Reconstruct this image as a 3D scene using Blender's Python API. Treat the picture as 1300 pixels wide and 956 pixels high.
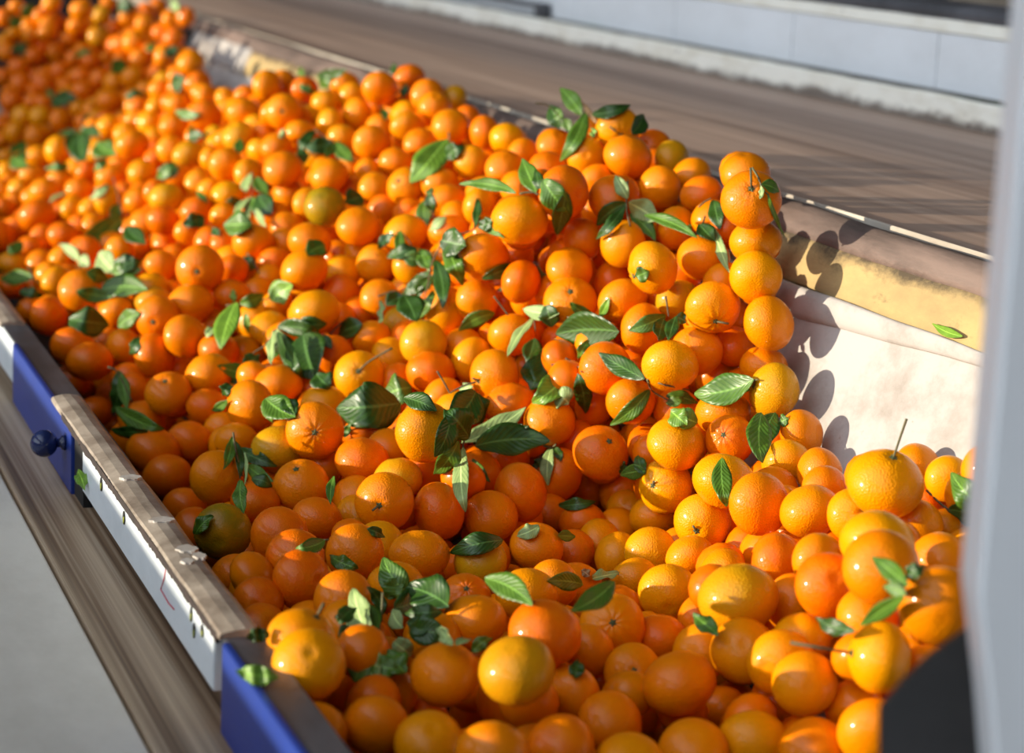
import bpy, bmesh, math, random
import numpy as np
from mathutils import Vector, Matrix, noise
for o in list(bpy.data.objects): bpy.data.objects.remove(o)
SC = bpy.context.scene
COL = SC.collection
H = 1.45                                   # camera height above the hall floor (m)
# ------------------------------------------------------------ camera
RIGHT, UP, BACK = [Vector(v) for v in [[0.939954, -0.338457, 0.043963], [0.029805, 0.209717, 0.977308], [-0.339997, -0.917314, 0.207212]]]
cam = bpy.data.cameras.new('camera'); co = bpy.data.objects.new('camera', cam); COL.objects.link(co)
co.matrix_world = Matrix(((RIGHT.x, UP.x, BACK.x, 0), (RIGHT.y, UP.y, BACK.y, 0), (RIGHT.z, UP.z, BACK.z, H), (0, 0, 0, 1)))
cam.sensor_fit = 'HORIZONTAL'; cam.sensor_width = 36; cam.lens = 2900 / 1300 * 36
cam.clip_start = 0.05; cam.clip_end = 60
cam.dof.use_dof = True; cam.dof.focus_distance = 2.45; cam.dof.aperture_fstop = 4.8
SC.camera = co
# ------------------------------------------------------------ light
SUN_AZ, SUN_EL, SUN_E = 168.0, 7.5, 7.4
world = bpy.data.worlds.new('hall_light'); SC.world = world; world.use_nodes = True
wn = world.node_tree; wn.nodes.clear()
wo = wn.nodes.new('ShaderNodeOutputWorld'); bg = wn.nodes.new('ShaderNodeBackground')
tc = wn.nodes.new('ShaderNodeTexCoord'); dp = wn.nodes.new('ShaderNodeVectorMath'); dp.operation = 'DOT_PRODUCT'
sky_dir = Vector((-.86, -.26, .44)).normalized(); dp.inputs[1].default_value = sky_dir
rp = wn.nodes.new('ShaderNodeValToRGB')
els = rp.color_ramp.elements
els[0].position = 0.30; els[0].color = (.014, .012, .011, 1)
els[1].position = 0.95; els[1].color = (1.0, 1.12, 1.26, 1)
e = els.new(.60); e.color = (.065, .068, .072, 1)
wn.links.new(tc.outputs['Generated'], dp.inputs[0]); wn.links.new(dp.outputs['Value'], rp.inputs[0])
wn.links.new(rp.outputs[0], bg.inputs[0]); bg.inputs[1].default_value = 2.05
wn.links.new(bg.outputs[0], wo.inputs[0])
sun = bpy.data.lights.new('low_sun', 'SUN'); so = bpy.data.objects.new('low_sun', sun); COL.objects.link(so)
sun.energy = SUN_E; sun.angle = math.radians(.9); sun.color = (1.0, .89, .70)
sd = Vector((math.cos(math.radians(SUN_AZ)) * math.cos(math.radians(SUN_EL)), math.sin(math.radians(SUN_AZ)) * math.cos(math.radians(SUN_EL)), math.sin(math.radians(SUN_EL))))
so.rotation_euler = sd.to_track_quat('Z', 'Y').to_euler(); so.location = sd * 6 + Vector((0, 3, H))
vs = SC.view_settings
vs.view_transform = 'Standard'; vs.look = 'None'; vs.gamma = 1; vs.use_curve_mapping = False; vs.exposure = 0.0
# ------------------------------------------------------------ helpers
def new_mat(name):
    m = bpy.data.materials.new(name); m.use_nodes = True
    nt = m.node_tree; return m, nt, nt.nodes['Principled BSDF']
def N(nt, kind, **kw):
    n = nt.nodes.new(kind)
    for k, v in kw.items(): setattr(n, k, v)
    return n
def coords(nt, scale=(1, 1, 1), obj=True):
    t = N(nt, 'ShaderNodeTexCoord'); m = N(nt, 'ShaderNodeMapping'); m.inputs['Scale'].default_value = scale
    nt.links.new(t.outputs['Object' if obj else 'Generated'], m.inputs[0]); return m.outputs[0]
def nz(nt, vec, scale, detail=6, rough=.6):
    n = N(nt, 'ShaderNodeTexNoise'); n.inputs['Scale'].default_value = scale; n.inputs['Detail'].default_value = detail; n.inputs['Roughness'].default_value = rough
    nt.links.new(vec, n.inputs['Vector']); return n.outputs[0]
def ramp(nt, fac, stops):
    r = N(nt, 'ShaderNodeValToRGB'); el = r.color_ramp.elements
    el[0].position, el[0].color = stops[0][0], (*stops[0][1], 1)
    el[1].position, el[1].color = stops[-1][0], (*stops[-1][1], 1)
    for p, c in stops[1:-1]:
        k = el.new(p); k.color = (*c, 1)
    nt.links.new(fac, r.inputs[0]); return r.outputs[0]
def mixc(nt, fac, a, b, mode='MIX'):
    m = N(nt, 'ShaderNodeMix', data_type='RGBA', blend_type=mode)
    if isinstance(fac, (int, float)): m.inputs[0].default_value = fac
    else: nt.links.new(fac, m.inputs[0])
    for s, v in ((6, a), (7, b)):
        if isinstance(v, tuple): m.inputs[s].default_value = (*v, 1)
        else: nt.links.new(v, m.inputs[s])
    return m.outputs[2]
def bump(nt, b, h, strength, dist=.002):
    n = N(nt, 'ShaderNodeBump'); n.inputs['Strength'].default_value = strength; n.inputs['Distance'].default_value = dist
    nt.links.new(h, n.inputs['Height']); nt.links.new(n.outputs[0], b.inputs['Normal'])
def surface(name, base, dark, scale=(1, 1, 1), ns=6, lo=.42, hi=.62, rough=.7, spots=None, bmp=.2, spot_scale=25, spot_lo=.62, spot_hi=.70):
    m, nt, b = new_mat(name); v = coords(nt, scale)
    c = ramp(nt, nz(nt, v, ns, 10, .68), [(lo, dark), (hi, base)])
    if spots:
        v2 = coords(nt, scale)
        f = ramp(nt, nz(nt, v2, spot_scale, 8, .75), [(spot_lo, (0, 0, 0)), (spot_hi, (1, 1, 1))])
        c = mixc(nt, f, c, spots)
    nt.links.new(c, b.inputs['Base Color']); b.inputs['Roughness'].default_value = rough
    bump(nt, b, nz(nt, coords(nt, scale), ns * 8, 8, .7), bmp)
    return m
def link(name, me, mat=None, parent=None, loc=None):
    o = bpy.data.objects.new(name, me); COL.objects.link(o)
    if mat is not None and me is not None and not me.materials: me.materials.append(mat)
    if parent: o.parent = parent
    if loc is not None: o.location = loc
    return o
def tag(o, label=None, cat=None, group=None, kind=None):
    if label: o['label'] = label
    if cat: o['category'] = cat
    if group: o['group'] = group
    if kind: o['kind'] = kind
    return o
def from_pydata(name, vs_, fs, smooth=False):
    me = bpy.data.meshes.new(name); me.from_pydata([tuple(v) for v in vs_], [], fs); me.update()
    if smooth: me.polygons.foreach_set('use_smooth', [True] * len(me.polygons))
    return me
def bevelled(me, w, seg=2):
    bm = bmesh.new(); bm.from_mesh(me)
    bmesh.ops.bevel(bm, geom=list(bm.edges), offset=w, segments=seg, affect='EDGES', clamp_overlap=True)
    bm.to_mesh(me); bm.free(); return me
def boxmesh(name, x0, x1, y0, y1, z0, z1, bev=.0015):
    bm = bmesh.new(); bmesh.ops.create_cube(bm, size=1)
    for v in bm.verts: v.co = Vector(((x0 + x1) / 2 + v.co.x * (x1 - x0), (y0 + y1) / 2 + v.co.y * (y1 - y0), (z0 + z1) / 2 + v.co.z * (z1 - z0)))
    if bev: bmesh.ops.bevel(bm, geom=list(bm.edges), offset=bev, segments=2, affect='EDGES')
    bmesh.ops.recalc_face_normals(bm, faces=bm.faces)
    me = bpy.data.meshes.new(name); bm.to_mesh(me); bm.free(); return me
def extrude_profile(name, prof, ys, jitter=0, seed=0, smooth=True, close=True, wob=None):
    """profile in (x, z) swept along y; optional wear on the line"""
    n = len(prof); vv = []; ff = []
    for j, y in enumerate(ys):
        for i, (x, z) in enumerate(prof):
            dx = dz = 0
            if jitter:
                q = noise.noise_vector(Vector((x * 40 + seed, y * 9, z * 40))); dx, dz = q.x * jitter, q.z * jitter
            if wob: a, c = wob(i, y); dx += a; dz += c
            vv.append((x + dx, y, z + dz))
    m_ = n if close else n - 1
    for j in range(len(ys) - 1):
        for i in range(m_):
            k = (i + 1) % n
            ff.append((j * n + i, j * n + k, (j + 1) * n + k, (j + 1) * n + i))
    if close:
        ff.append(tuple(range(n))[::-1]); ff.append(tuple((len(ys) - 1) * n + i for i in range(n)))
    me = from_pydata(name, vv, ff, smooth)
    bm = bmesh.new(); bm.from_mesh(me); bmesh.ops.recalc_face_normals(bm, faces=bm.faces); bm.to_mesh(me); bm.free()
    return me
def lin(a, b, n): return [a + (b - a) * i / (n - 1) for i in range(n)]
def tube(pts, r, seg=8, r2=None):
    """pydata of a tube along points"""
    pts = [Vector(p) for p in pts]; vv = []; ff = []; n = len(pts)
    for k, p in enumerate(pts):
        d = (pts[min(k + 1, n - 1)] - pts[max(k - 1, 0)]).normalized()
        a = d.orthogonal().normalized(); b = d.cross(a)
        rr = r + ((r2 if r2 is not None else r) - r) * k / max(1, n - 1)
        for s in range(seg):
            t = 2 * math.pi * s / seg; vv.append(p + (a * math.cos(t) + b * math.sin(t)) * rr)
    for k in range(n - 1):
        for s in range(seg):
            t = (s + 1) % seg; ff.append((k * seg + s, k * seg + t, (k + 1) * seg + t, (k + 1) * seg + s))
    ff.append(tuple(range(seg))[::-1]); ff.append(tuple((n - 1) * seg + s for s in range(seg)))
    return vv, ff
def smoothed(pts, sub=4):
    pts = [Vector(p) for p in pts]
    if len(pts) < 3: return pts
    out = []
    for i in range(len(pts) - 1):
        p0 = pts[max(i - 1, 0)]; p1 = pts[i]; p2 = pts[i + 1]; p3 = pts[min(i + 2, len(pts) - 1)]
        for k in range(sub):
            t = k / sub
            out.append(.5 * ((2 * p1) + (p2 - p0) * t + (2 * p0 - 5 * p1 + 4 * p2 - p3) * t * t + (3 * p1 - p0 - 3 * p2 + p3) * t ** 3))
    out.append(pts[-1]); return out
# ------------------------------------------------------------ materials
M_CAP = surface('dusty_beige_metal', (.46, .39, .32), (.20, .155, .12), (1, .8, 1), 15, .36, .62, .55, (.70, .70, .70), .25, 11, .68, .74)
M_SCUFF = surface('pale_scuff', (.58, .55, .51), (.46, .41, .36), ns=60, rough=.6)
M_EDGE = surface('chipped_brown_edge', (.62, .62, .62), (.045, .025, .02), (1, .5, 1), 38, .47, .53, .7, None, .4)
M_WHITE = surface('scuffed_white_paint', (.72, .78, .82), (.62, .68, .72), (1, .5, 1), 14, .35, .6, .42, (.20, .15, .12), .08, 45, .71, .74)
M_BLUE = surface('royal_blue_paint', (.012, .042, .27), (.009, .028, .19), (1, .4, 1), 7, .35, .6, .38, (.28, .36, .58), .12, 50, .68, .73)
M_STEEL = surface('dark_scratched_steel', (.085, .085, .10), (.045, .04, .042), (1, .3, 1), 14, .4, .6, .4, (.25, .23, .2), .2, 30, .70, .76)
M_BLACK = surface('soot_black', (.012, .011, .010), (.006, .006, .006), rough=.8)
M_KNOB = surface('glossy_navy_plastic', (.012, .022, .085), (.010, .018, .07), rough=.12, bmp=0)
M_WOOD = surface('worn_leather_brown_lip', (.20, .14, .115), (.07, .05, .042), (1, .16, 1), 16, .36, .64, .55, (.03, .022, .018), .5, 9, .60, .72)
M_FOAM = surface('yellow_foam', (.44, .31, .13), (.31, .22, .10), (1, .4, 1), 12, .33, .55, .95, (.09, .06, .035), .5, 9, .60, .72)
M_LINER = surface('stained_canvas', (.42, .39, .365), (.29, .255, .225), (1, .7, 1), 13, .34, .56, .9, (.24, .17, .12), .35, 26, .64, .74)
M_KERB = surface('flaking_cream_paint', (.90, .87, .77), (.72, .66, .53), (1, .4, 1), 9, .33, .52, .6, (.16, .12, .10), .5, 26, .63, .68)
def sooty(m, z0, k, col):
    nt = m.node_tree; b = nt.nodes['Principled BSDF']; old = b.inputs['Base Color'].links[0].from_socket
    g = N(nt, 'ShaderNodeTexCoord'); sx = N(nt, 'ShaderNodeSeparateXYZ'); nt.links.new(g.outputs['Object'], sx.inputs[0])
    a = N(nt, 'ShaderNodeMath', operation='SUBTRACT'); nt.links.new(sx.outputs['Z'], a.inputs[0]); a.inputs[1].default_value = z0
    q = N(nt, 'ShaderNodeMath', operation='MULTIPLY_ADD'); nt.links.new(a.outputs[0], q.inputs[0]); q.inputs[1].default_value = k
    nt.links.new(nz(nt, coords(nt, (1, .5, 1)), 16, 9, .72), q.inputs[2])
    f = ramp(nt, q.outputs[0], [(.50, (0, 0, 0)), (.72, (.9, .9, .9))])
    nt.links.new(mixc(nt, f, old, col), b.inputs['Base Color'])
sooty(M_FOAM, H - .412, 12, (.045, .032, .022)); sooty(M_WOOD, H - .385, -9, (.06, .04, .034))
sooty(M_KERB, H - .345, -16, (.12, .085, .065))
M_WALL = surface('cool_white_panel', (.78, .80, .82), (.68, .69, .70), (1, .4, 1), 5, .3, .6, .5, (.25, .18, .12), .05, 18, .71, .77)
M_GREY = surface('dark_grey_beam_paint', (.10, .10, .11), (.06, .06, .065), rough=.5)
M_POST = surface('pale_grey_enamel', (.90, .92, .93), (.84, .85, .86), (1, 1, .3), 6, .35, .6, .4, None, .05)
M_RUBBER = surface('black_rubber', (.035, .033, .033), (.02, .02, .02), rough=.6)
M_RED = surface('red_marker', (.62, .05, .09), (.5, .05, .08), rough=.6, bmp=0)
M_YEL = surface('yellow_green_paint', (.50, .52, .05), (.3, .34, .03), rough=.5, bmp=0)
M_BED = surface('worn_grey_bed_paint', (.88, .83, .74), (.72, .67, .58), (1, .5, 1), 7, .3, .6, .55, (.12, .09, .07), .2, 38, .67, .72)
M_DARKWALL = surface('unlit_hall_wall', (.03, .028, .027), (.02, .018, .017), rough=.9)
M_ORCRATE = surface('orange_crate_plastic', (.55, .10, .02), (.4, .07, .015), rough=.5)
M_FLOOR = surface('concrete_floor', (.22, .21, .20), (.15, .14, .13), ns=3, rough=.8)
def belt_mat(name, base, dark, light, xs=60):
    m, nt, b = new_mat(name)
    v = coords(nt, (xs, .55, 1)); v2 = coords(nt, (xs * .3, .18, 1))
    c = ramp(nt, nz(nt, v, 1.0, 6, .6), [(.36, dark), (.50, base), (.64, light)])
    c2 = ramp(nt, nz(nt, v2, 1.0, 3, .5), [(.40, dark), (.58, light)])
    c = mixc(nt, .45, c, c2)
    nt.links.new(c, b.inputs['Base Color']); b.inputs['Roughness'].default_value = .48
    bump(nt, b, nz(nt, coords(nt, (xs, 4, 1)), 1.0, 4, .5), .15, .001)
    return m
M_BELT = belt_mat('dark_brown_belt', (.40, .255, .185), (.21, .13, .092), (.55, .385, .29), 40)
M_BELT2 = belt_mat('streaked_sorting_belt', (.34, .22, .13), (.10, .055, .03), (.66, .52, .37), 110)
# ------------------------------------------------------------ the setting and the machine
def z(h): return H - h
# lower left: sorting belt and its bed plate
hb = .718
rb = lambda q, h: q * h
belt_l = link('conveyor_belt', from_pydata('lower_belt', [(rb(.503, hb), .6, z(hb)), (.450, .6, z(hb)), (.450, 7.5, z(hb)), (rb(.503, hb), 7.5, z(hb)),
    (rb(.503, hb), .6, z(hb) - .012), (.450, .6, z(hb) - .012), (.450, 7.5, z(hb) - .012), (rb(.503, hb), 7.5, z(hb) - .012)],
    [(0, 1, 2, 3), (7, 6, 5, 4), (0, 4, 5, 1), (1, 5, 6, 2), (2, 6, 7, 3), (3, 7, 4, 0)]), M_BELT2)
tag(belt_l, 'brown streaked sorting belt running below the white-capped rail, lower left', 'conveyor belt')
bed = link('bed_plate', boxmesh('bed_plate', -.48, rb(.503, hb) - .004, .6, 7.5, z(hb) - .05, z(hb) - .001, .003), M_BED)
tag(bed, 'worn light grey steel bed plate left of the lower brown belt', 'steel plate')
# side rail
rail = bpy.data.objects.new('side_rail', None); COL.objects.link(rail); rail.location = (.44, 2.7, z(.72))
tag(rail, 'white and blue steel side rail with beige capped top holding the tangerines on the left', 'side rail')
hc = .635; XO = .672 * hc; XI = .727 * hc; HB = XO / .612
def part(name, me, mat, parent):
    o = link(name, me, mat)
    o.parent = parent; o.matrix_parent_inverse = Matrix.Translation(-parent.matrix_local.translation) if parent.parent is None else Matrix.Translation(-(parent.matrix_local.translation))
    return o
def rpart(name, me, mat, label=None):
    o = link(name, me, mat); o.parent = rail; o.matrix_parent_inverse = Matrix.Translation(rail.location).inverted()
    if label: o['label'] = label
    return o
def subpart(name, me, mat, parent, label=None):
    o = link(name, me, mat); o.parent = parent
    if parent.type == 'EMPTY': o.matrix_parent_inverse = Matrix.Translation(parent.location).inverted()
    if label: o['label'] = label
    return o
YB0, YB1 = 2.665 * hc / .66, 3.245 * hc / .66       # blue hatch extent
YG = 2.56
panel_c = rpart('rail_panel', boxmesh('rail_panel', XO, XI - .004, 1.87, YG, z(HB), z(hc) - .004, .001), M_WHITE)
panel_a = rpart('rail_panel', boxmesh('rail_panel', XO, XI - .004, YB1, 7.0, z(HB), z(hc) - .004, .001), M_WHITE)
inner = rpart('inner_wall', boxmesh('inner_wall', XI - .006, XI - .001, .7, 7.0, z(.86), z(hc) - .006, .001), M_STEEL)
def cap_mesh(y0, y1, seed):
    prof = [(XO - .0028, z(hc) - .0045), (XO - .0030, z(hc) - .001), (XO - .001, z(hc) + .001), (XO + .010, z(hc) + .0035), (XO + .020, z(hc) + .004), (XI - .006, z(hc) + .002), (XI + .001, z(hc) - .003), (XI + .004, z(hc) - .016), (XI + .001, z(hc) - .016), (XI - .004, z(hc) - .006), (XO + .004, z(hc) - .004), (XO, z(hc) - .0045)]
    return extrude_profile('rail_cap', prof, lin(y0, y1, max(8, int((y1 - y0) * 60))), .0016, seed, False)
Y_C0, Y_C1 = 2.893 * hc, 4.37 * hc
cap_c = rpart('rail_cap', cap_mesh(Y_C0, Y_C1, 3), M_CAP)
cap_a = rpart('rail_cap', cap_mesh(5.12 * hc, 7.0, 8), M_CAP)
def edge_mesh(y0, y1, seed):
    rr = random.Random(seed); vv = []; ff = []
    ys = lin(y0, y1, int((y1 - y0) * 260))
    for y in ys:
        w = .0040 + .0032 * noise.noise(Vector((seed, y * 22, 0))) + .0030 * noise.noise(Vector((seed, y * 140, 3)))
        w = max(.0004, w)
        for xx, zz in ((XO - .0034, z(hc) - .0050 - w), (XO - .0034, z(hc) - .0020 + .3 * w), (XO - .0002, z(hc) - .0020), (XO - .0002, z(hc) - .0050 - w)): vv.append((xx, y, zz))
    for j in range(len(ys) - 1):
        for i in range(4): ff.append((j * 4 + i, j * 4 + (i + 1) % 4, (j + 1) * 4 + (i + 1) % 4, (j + 1) * 4 + i))
    return from_pydata('rust', vv, ff)
subpart('rust_edge', edge_mesh(Y_C0 + .01, Y_C1 - .08, 5), surface('flaked_rust', (.040, .022, .018), (.018, .011, .010), ns=60), cap_c, 'dark brown flaked edge where paint is gone')
for (sx, sy, ra, rb_) in ((.018, 2.36, .011, .010), (.018, 2.19, .012, .010), (.021, 2.085, .010, .012), (.028, 2.06, .006, .010), (.013, 2.045, .006, .008)):
    n_ = 18; zz0 = z(hc) + .0052
    vv = [(XO + sx + ra * math.cos(6.2832 * k / n_) * (1 + .15 * math.sin(k * 2.3)), sy + rb_ * math.sin(6.2832 * k / n_) * (1 + .15 * math.cos(k * 1.7)), zz0) for k in range(n_)]
    vv += [(a, b, c - .003) for a, b, c in vv]
    ff = [tuple(range(n_)), tuple(range(n_, 2 * n_))[::-1]] + [(k, k + n_, (k + 1) % n_ + n_, (k + 1) % n_) for k in range(n_)]
    subpart('paint_scuff', from_pydata('scuff', vv, ff), M_SCUFF, cap_c, 'whitish worn scuff')
# blue hatch box, its steel top and knob
hatch = rpart('hatch_box', boxmesh('hatch_box', XO - .003, XO + .004, 2.622, YB1, z(XO / .589), z(hc) - .001, .0012), M_BLUE, 'royal blue painted hatch face')
subpart('hatch_top', boxmesh('hatch_top', XO + .001, XI + .001, YB0 - .10, 5.12 * hc + .02, z(hc) - .006, z(hc) - .0015, .001), M_STEEL, hatch, 'dark scratched steel top')
subpart('slot_gap', boxmesh('slot_gap', XO + .001, XO + .012, YG, 2.624, z(XO / .589), z(hc) - .010, .0005), M_BLACK, hatch, 'black open slot')
def rot_lathe(name, prof, axis, center, seg=28):
    axis = Vector(axis).normalized(); a = axis.orthogonal().normalized(); b = axis.cross(a); vv = []; ff = []
    for (t, r) in prof:
        for s in range(seg):
            q = 2 * math.pi * s / seg; vv.append(Vector(center) + axis * t + (a * math.cos(q) + b * math.sin(q)) * max(r, 1e-5))
    for k in range(len(prof) - 1):
        for s in range(seg): ff.append((k * seg + s, k * seg + (s + 1) % seg, (k + 1) * seg + (s + 1) % seg, (k + 1) * seg + s))
    me = from_pydata(name, vv, ff, True)
    bm = bmesh.new(); bm.from_mesh(me); bmesh.ops.recalc_face_normals(bm, faces=bm.faces); bm.to_mesh(me); bm.free(); return me
KR = .0165
kc = Vector((XO - .028, 2.667, z(.666)))
prof = [(-.027 + .0, .0)]
prof = [(-KR, 0)] + [(-KR * math.cos(t), KR * math.sin(t)) for t in lin(.15, math.pi - .55, 12)] + [(.0135, .006), (.019, .005), (.021, .0085), (.0245, .0095), (.0245, 0)]
subpart('knob', rot_lathe('knob', prof, (1, 0, 0), kc), M_KNOB, hatch, 'glossy dark navy ball knob')
# end piece (blue again) nearest the viewer
end_b = rpart('hatch_box', boxmesh('hatch_box', XO - .003, XO + .004, .8, Y_C0 - .012, z(XO / .589), z(hc) - .002, .0012), M_BLUE, 'royal blue painted lower end')
subpart('hatch_top', boxmesh('hatch_top', XO + .001, XI + .001, .8, Y_C0 + .02, z(hc) - .006, z(hc) - .0025, .001), M_STEEL, end_b, 'dark steel top')
def oval(cx_, y, zz, ry, rz_, tilt, xo):
    vv = []; n = 20
    for s in range(n):
        t = 2 * math.pi * s / n; a, b = math.cos(t) * ry, math.sin(t) * rz_
        for d in (0, .0006): vv.append((xo - d, y + a * math.cos(tilt) - b * math.sin(tilt), zz + a * math.sin(tilt) + b * math.cos(tilt)))
    ff = [tuple(2 * s + 1 for s in range(n)), tuple(2 * s for s in range(n))[::-1]]
    for s in range(n): t = (s + 1) % n; ff.append((2 * s, 2 * t, 2 * t + 1, 2 * s + 1))
    me = from_pydata('oval', vv, ff); return me
for (sy, sh, ry, rz_) in ((2.434, .6565, .0075, .0080), (2.297, .6570, .0065, .0075), (1.962, .6555, .0050, .0075), (1.949, .6670, .0050, .0075), (1.915, .6560, .0055, .0060)):
    s_ = subpart('rail_slot', oval(0, sy, z(sh), ry, rz_, .2, XO - .0002), M_BLACK, panel_c)
    s_['label'] = 'small dark oval slot with yellow-green rim'
    k_ = link('slot_paint', oval(0, sy - .0015, z(sh) - .002, ry * .35, rz_ * .6, .5, XO - .0009), M_YEL); k_.parent = rail
    k_.matrix_parent_inverse = Matrix.Translation(rail.location).inverted(); k_['label'] = 'yellow-green paint inside slot'
v_, f_ = tube([(XO - .0008, 2.078, z(.6480)), (XO - .0008, 2.085, z(.660)), (XO - .0008, 2.100, z(.6745)), (XO - .0008, 2.062, z(.6765)), (XO - .0008, 2.036, z(.6745))], .0006, 5)
subpart('marker_line', from_pydata('marker_line', v_, f_), M_RED, panel_c, 'thin red marker stroke')
# trough floor under the fruit
LX = lambda zz: 1.268 + .375 * (zz + .445)
side = bpy.data.objects.new('sorting_trough', None); COL.objects.link(side); side.location = (1.2, 3.0, z(.86))
tag(side, 'sorting trough holding the heap, with stained canvas side, yellow foam and worn brown lip', 'trough')
tf = subpart('trough_bed', from_pydata('trough_bed', [(XI - .004, .7, z(.85)), (LX(-.86), .7, z(.86)), (LX(-.86), 7.4, z(.86)), (XI - .004, 7.4, z(.85)),
     (XI - .004, .7, z(.88)), (LX(-.86), .7, z(.89)), (LX(-.86), 7.4, z(.89)), (XI - .004, 7.4, z(.88))], [(0, 1, 2, 3), (7, 6, 5, 4), (0, 4, 5, 1), (2, 6, 7, 3), (1, 5, 6, 2), (3, 7, 4, 0)]), M_BLACK, side)
# right side of the trough: canvas liner, fold, foam pad, worn lip
def sprt(name, me, mat, label=None): return subpart(name, me, mat, side, label)
def linerw(i, y):
    return (.004 * noise.noise(Vector((i * .35, y * 3.1, 0))), 0)
lp = [(LX(-.86), z(.86))] + [(LX(-h) - .0, z(h)) for h in lin(.84, .45, 12)] + [(LX(-.44) + .01, z(.44)), (LX(-.44) + .03, z(.44)), (LX(-.86) + .03, z(.86))]
sprt('canvas_liner', extrude_profile('canvas_liner', lp, lin(.7, 7.3, 150), .001, 2, True, True, linerw), M_LINER, 'stained off-white canvas')
# fold of canvas below the foam: fat near the fruit, thin towards the viewer
vv = []; ff = []; ys = lin(1.2, 3.1, 60); n = 12
for y in ys:
    t = max(0, min(1, (y - 1.95) / .55)); rad = .006 + .017 * t; hz = .450 + .017 * t
    for s in range(n):
        a = 2 * math.pi * s / n
        vv.append((LX(-hz) - .004 + math.cos(a) * rad * .45, y, z(hz) + math.sin(a) * rad + .003 * noise.noise(Vector((y * 6, 1, 2)))))
for j in range(len(ys) - 1):
    for s in range(n): ff.append((j * n + s, j * n + (s + 1) % n, (j + 1) * n + (s + 1) % n, (j + 1) * n + s))
ff += [tuple(range(n)), tuple((len(ys) - 1) * n + s for s in range(n))[::-1]]
fm = from_pydata('fold', vv, ff, True); bm = bmesh.new(); bm.from_mesh(fm); bmesh.ops.recalc_face_normals(bm, faces=bm.faces); bm.to_mesh(fm); bm.free()
sprt('canvas_fold', fm, M_LINER, 'rolled fold of canvas under the foam')
fo = [(1.300, z(.388)), (1.287, z(.390)), (1.279, z(.398)), (1.273, z(.412)), (1.2675, z(.430)), (1.262, z(.4455)), (1.268, z(.4505)), (1.300, z(.452))]
sprt('foam_pad', extrude_profile('foam_pad', fo, lin(.7, 5.32, 230), .0022, 5), M_FOAM, 'dirty yellow foam strip')
far_l = [(x - .004, zz) for x, zz in fo]
sprt('canvas_cover', extrude_profile('canvas_cover', far_l, lin(5.33, 5.95, 30), .0015, 7), M_LINER, 'white canvas wrapped over the far end')
def lipw(i, y):
    q = noise.noise(Vector((i * .2, y * 2.2, 7))) * .0035; return (q * .4, q)
wo_ = [(1.3125, z(.366)), (1.3085, z(.3615)), (1.302, z(.3625)), (1.294, z(.368)), (1.288, z(.376)), (1.283, z(.386)), (1.2815, z(.3945)), (1.286, z(.398)), (1.300, z(.396)), (1.3125, z(.392))]
sprt('wooden_lip', extrude_profile('wooden_lip', wo_, lin(.7, 6.4, 300), .0018, 11, True, True, lipw), M_WOOD, 'worn brown lip along the belt')
# upper belt with the light metal strip
hu = .365
belt_r = link('conveyor_belt', boxmesh('upper_belt', 1.325, 2.085, .7, 11.0, z(hu) - .012, z(hu), .001), M_BELT)
tag(belt_r, 'wide dark brown upper conveyor belt behind the heap of tangerines', 'conveyor belt')
strip = link('edge_strip', boxmesh('edge_strip', 1.3215, 1.3245, .7, 9.5, z(hu) - .020, z(hu) + .006, .0008), surface('bright_worn_metal', (.55, .50, .42), (.32, .27, .22), (1, .2, 1), 8, rough=.35))
tag(strip, 'thin bright metal strip along the near edge of the upper belt', 'metal strip')
# kerb, wall, beam behind the belt
kp = [(2.088, z(hu) - .02), (2.088, z(.3185)), (2.091, z(.3155)), (2.100, z(.3155)), (2.104, z(.319)), (2.104, z(hu) - .02)]
kerb = link('belt_kerb', extrude_profile('belt_kerb', kp, lin(.9, 11.5, 500), .0022, 21, False), M_KERB)
tag(kerb, 'low kerb with flaking cream paint along the far side of the upper belt', 'kerb')
wallr = bpy.data.objects.new('machine_wall', None); COL.objects.link(wallr); wallr.location = (2.17, 5, z(.32))
tag(wallr, 'long low white machine panel behind the upper belt, under a dark beam', 'machine panel')
XW = 2.165
ledge = subpart('ledge', boxmesh('ledge', 2.104, XW + .03, .9, 12.5, z(.345), z(.3175), .001), surface('rusty_gap', (.16, .14, .11), (.05, .045, .035), (1, .2, 1), 18, spots=(.05, .12, .05), spot_scale=7, spot_lo=.60, spot_hi=.64), wallr, 'dirty gap ledge')
ys_ = [.9, 1.9, 2.5, 3.09, 3.685, 4.27, 4.87, 5.5, 6.6, 8.0, 10.0, 12.5]
for a, b in zip(ys_[:-1], ys_[1:]):
    subpart('wall_panel', boxmesh('wall_panel', XW, XW + .02, a + .0018, b - .0018, z(.3255), z(.2155), .0008), M_WALL, wallr)
subpart('panel_backing', boxmesh('panel_backing', XW + .012, XW + .03, .9, 12.5, z(.33), z(.20), 0), M_BLACK, wallr, 'dark backing seen in the seams')
subpart('top_flange', extrude_profile('top_flange', [(XW + .002, z(.2155)), (XW - .004, z(.2120)), (XW - .004, z(.190)), (XW + .02, z(.190)), (XW + .02, z(.2155))], lin(.9, 12.5, 300), .0009, 31, False), M_KERB, wallr, 'chipped top flange')
subpart('dark_beam', extrude_profile('dark_beam', [(XW - .002, z(.1895)), (XW - .005, z(.178)), (XW + .004, z(.167)), (XW + .06, z(.160)), (XW + .06, z(.1895))], lin(.9, 12.5, 40), 0, 0, False), M_GREY, wallr, 'dark grey beam on top')
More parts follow.
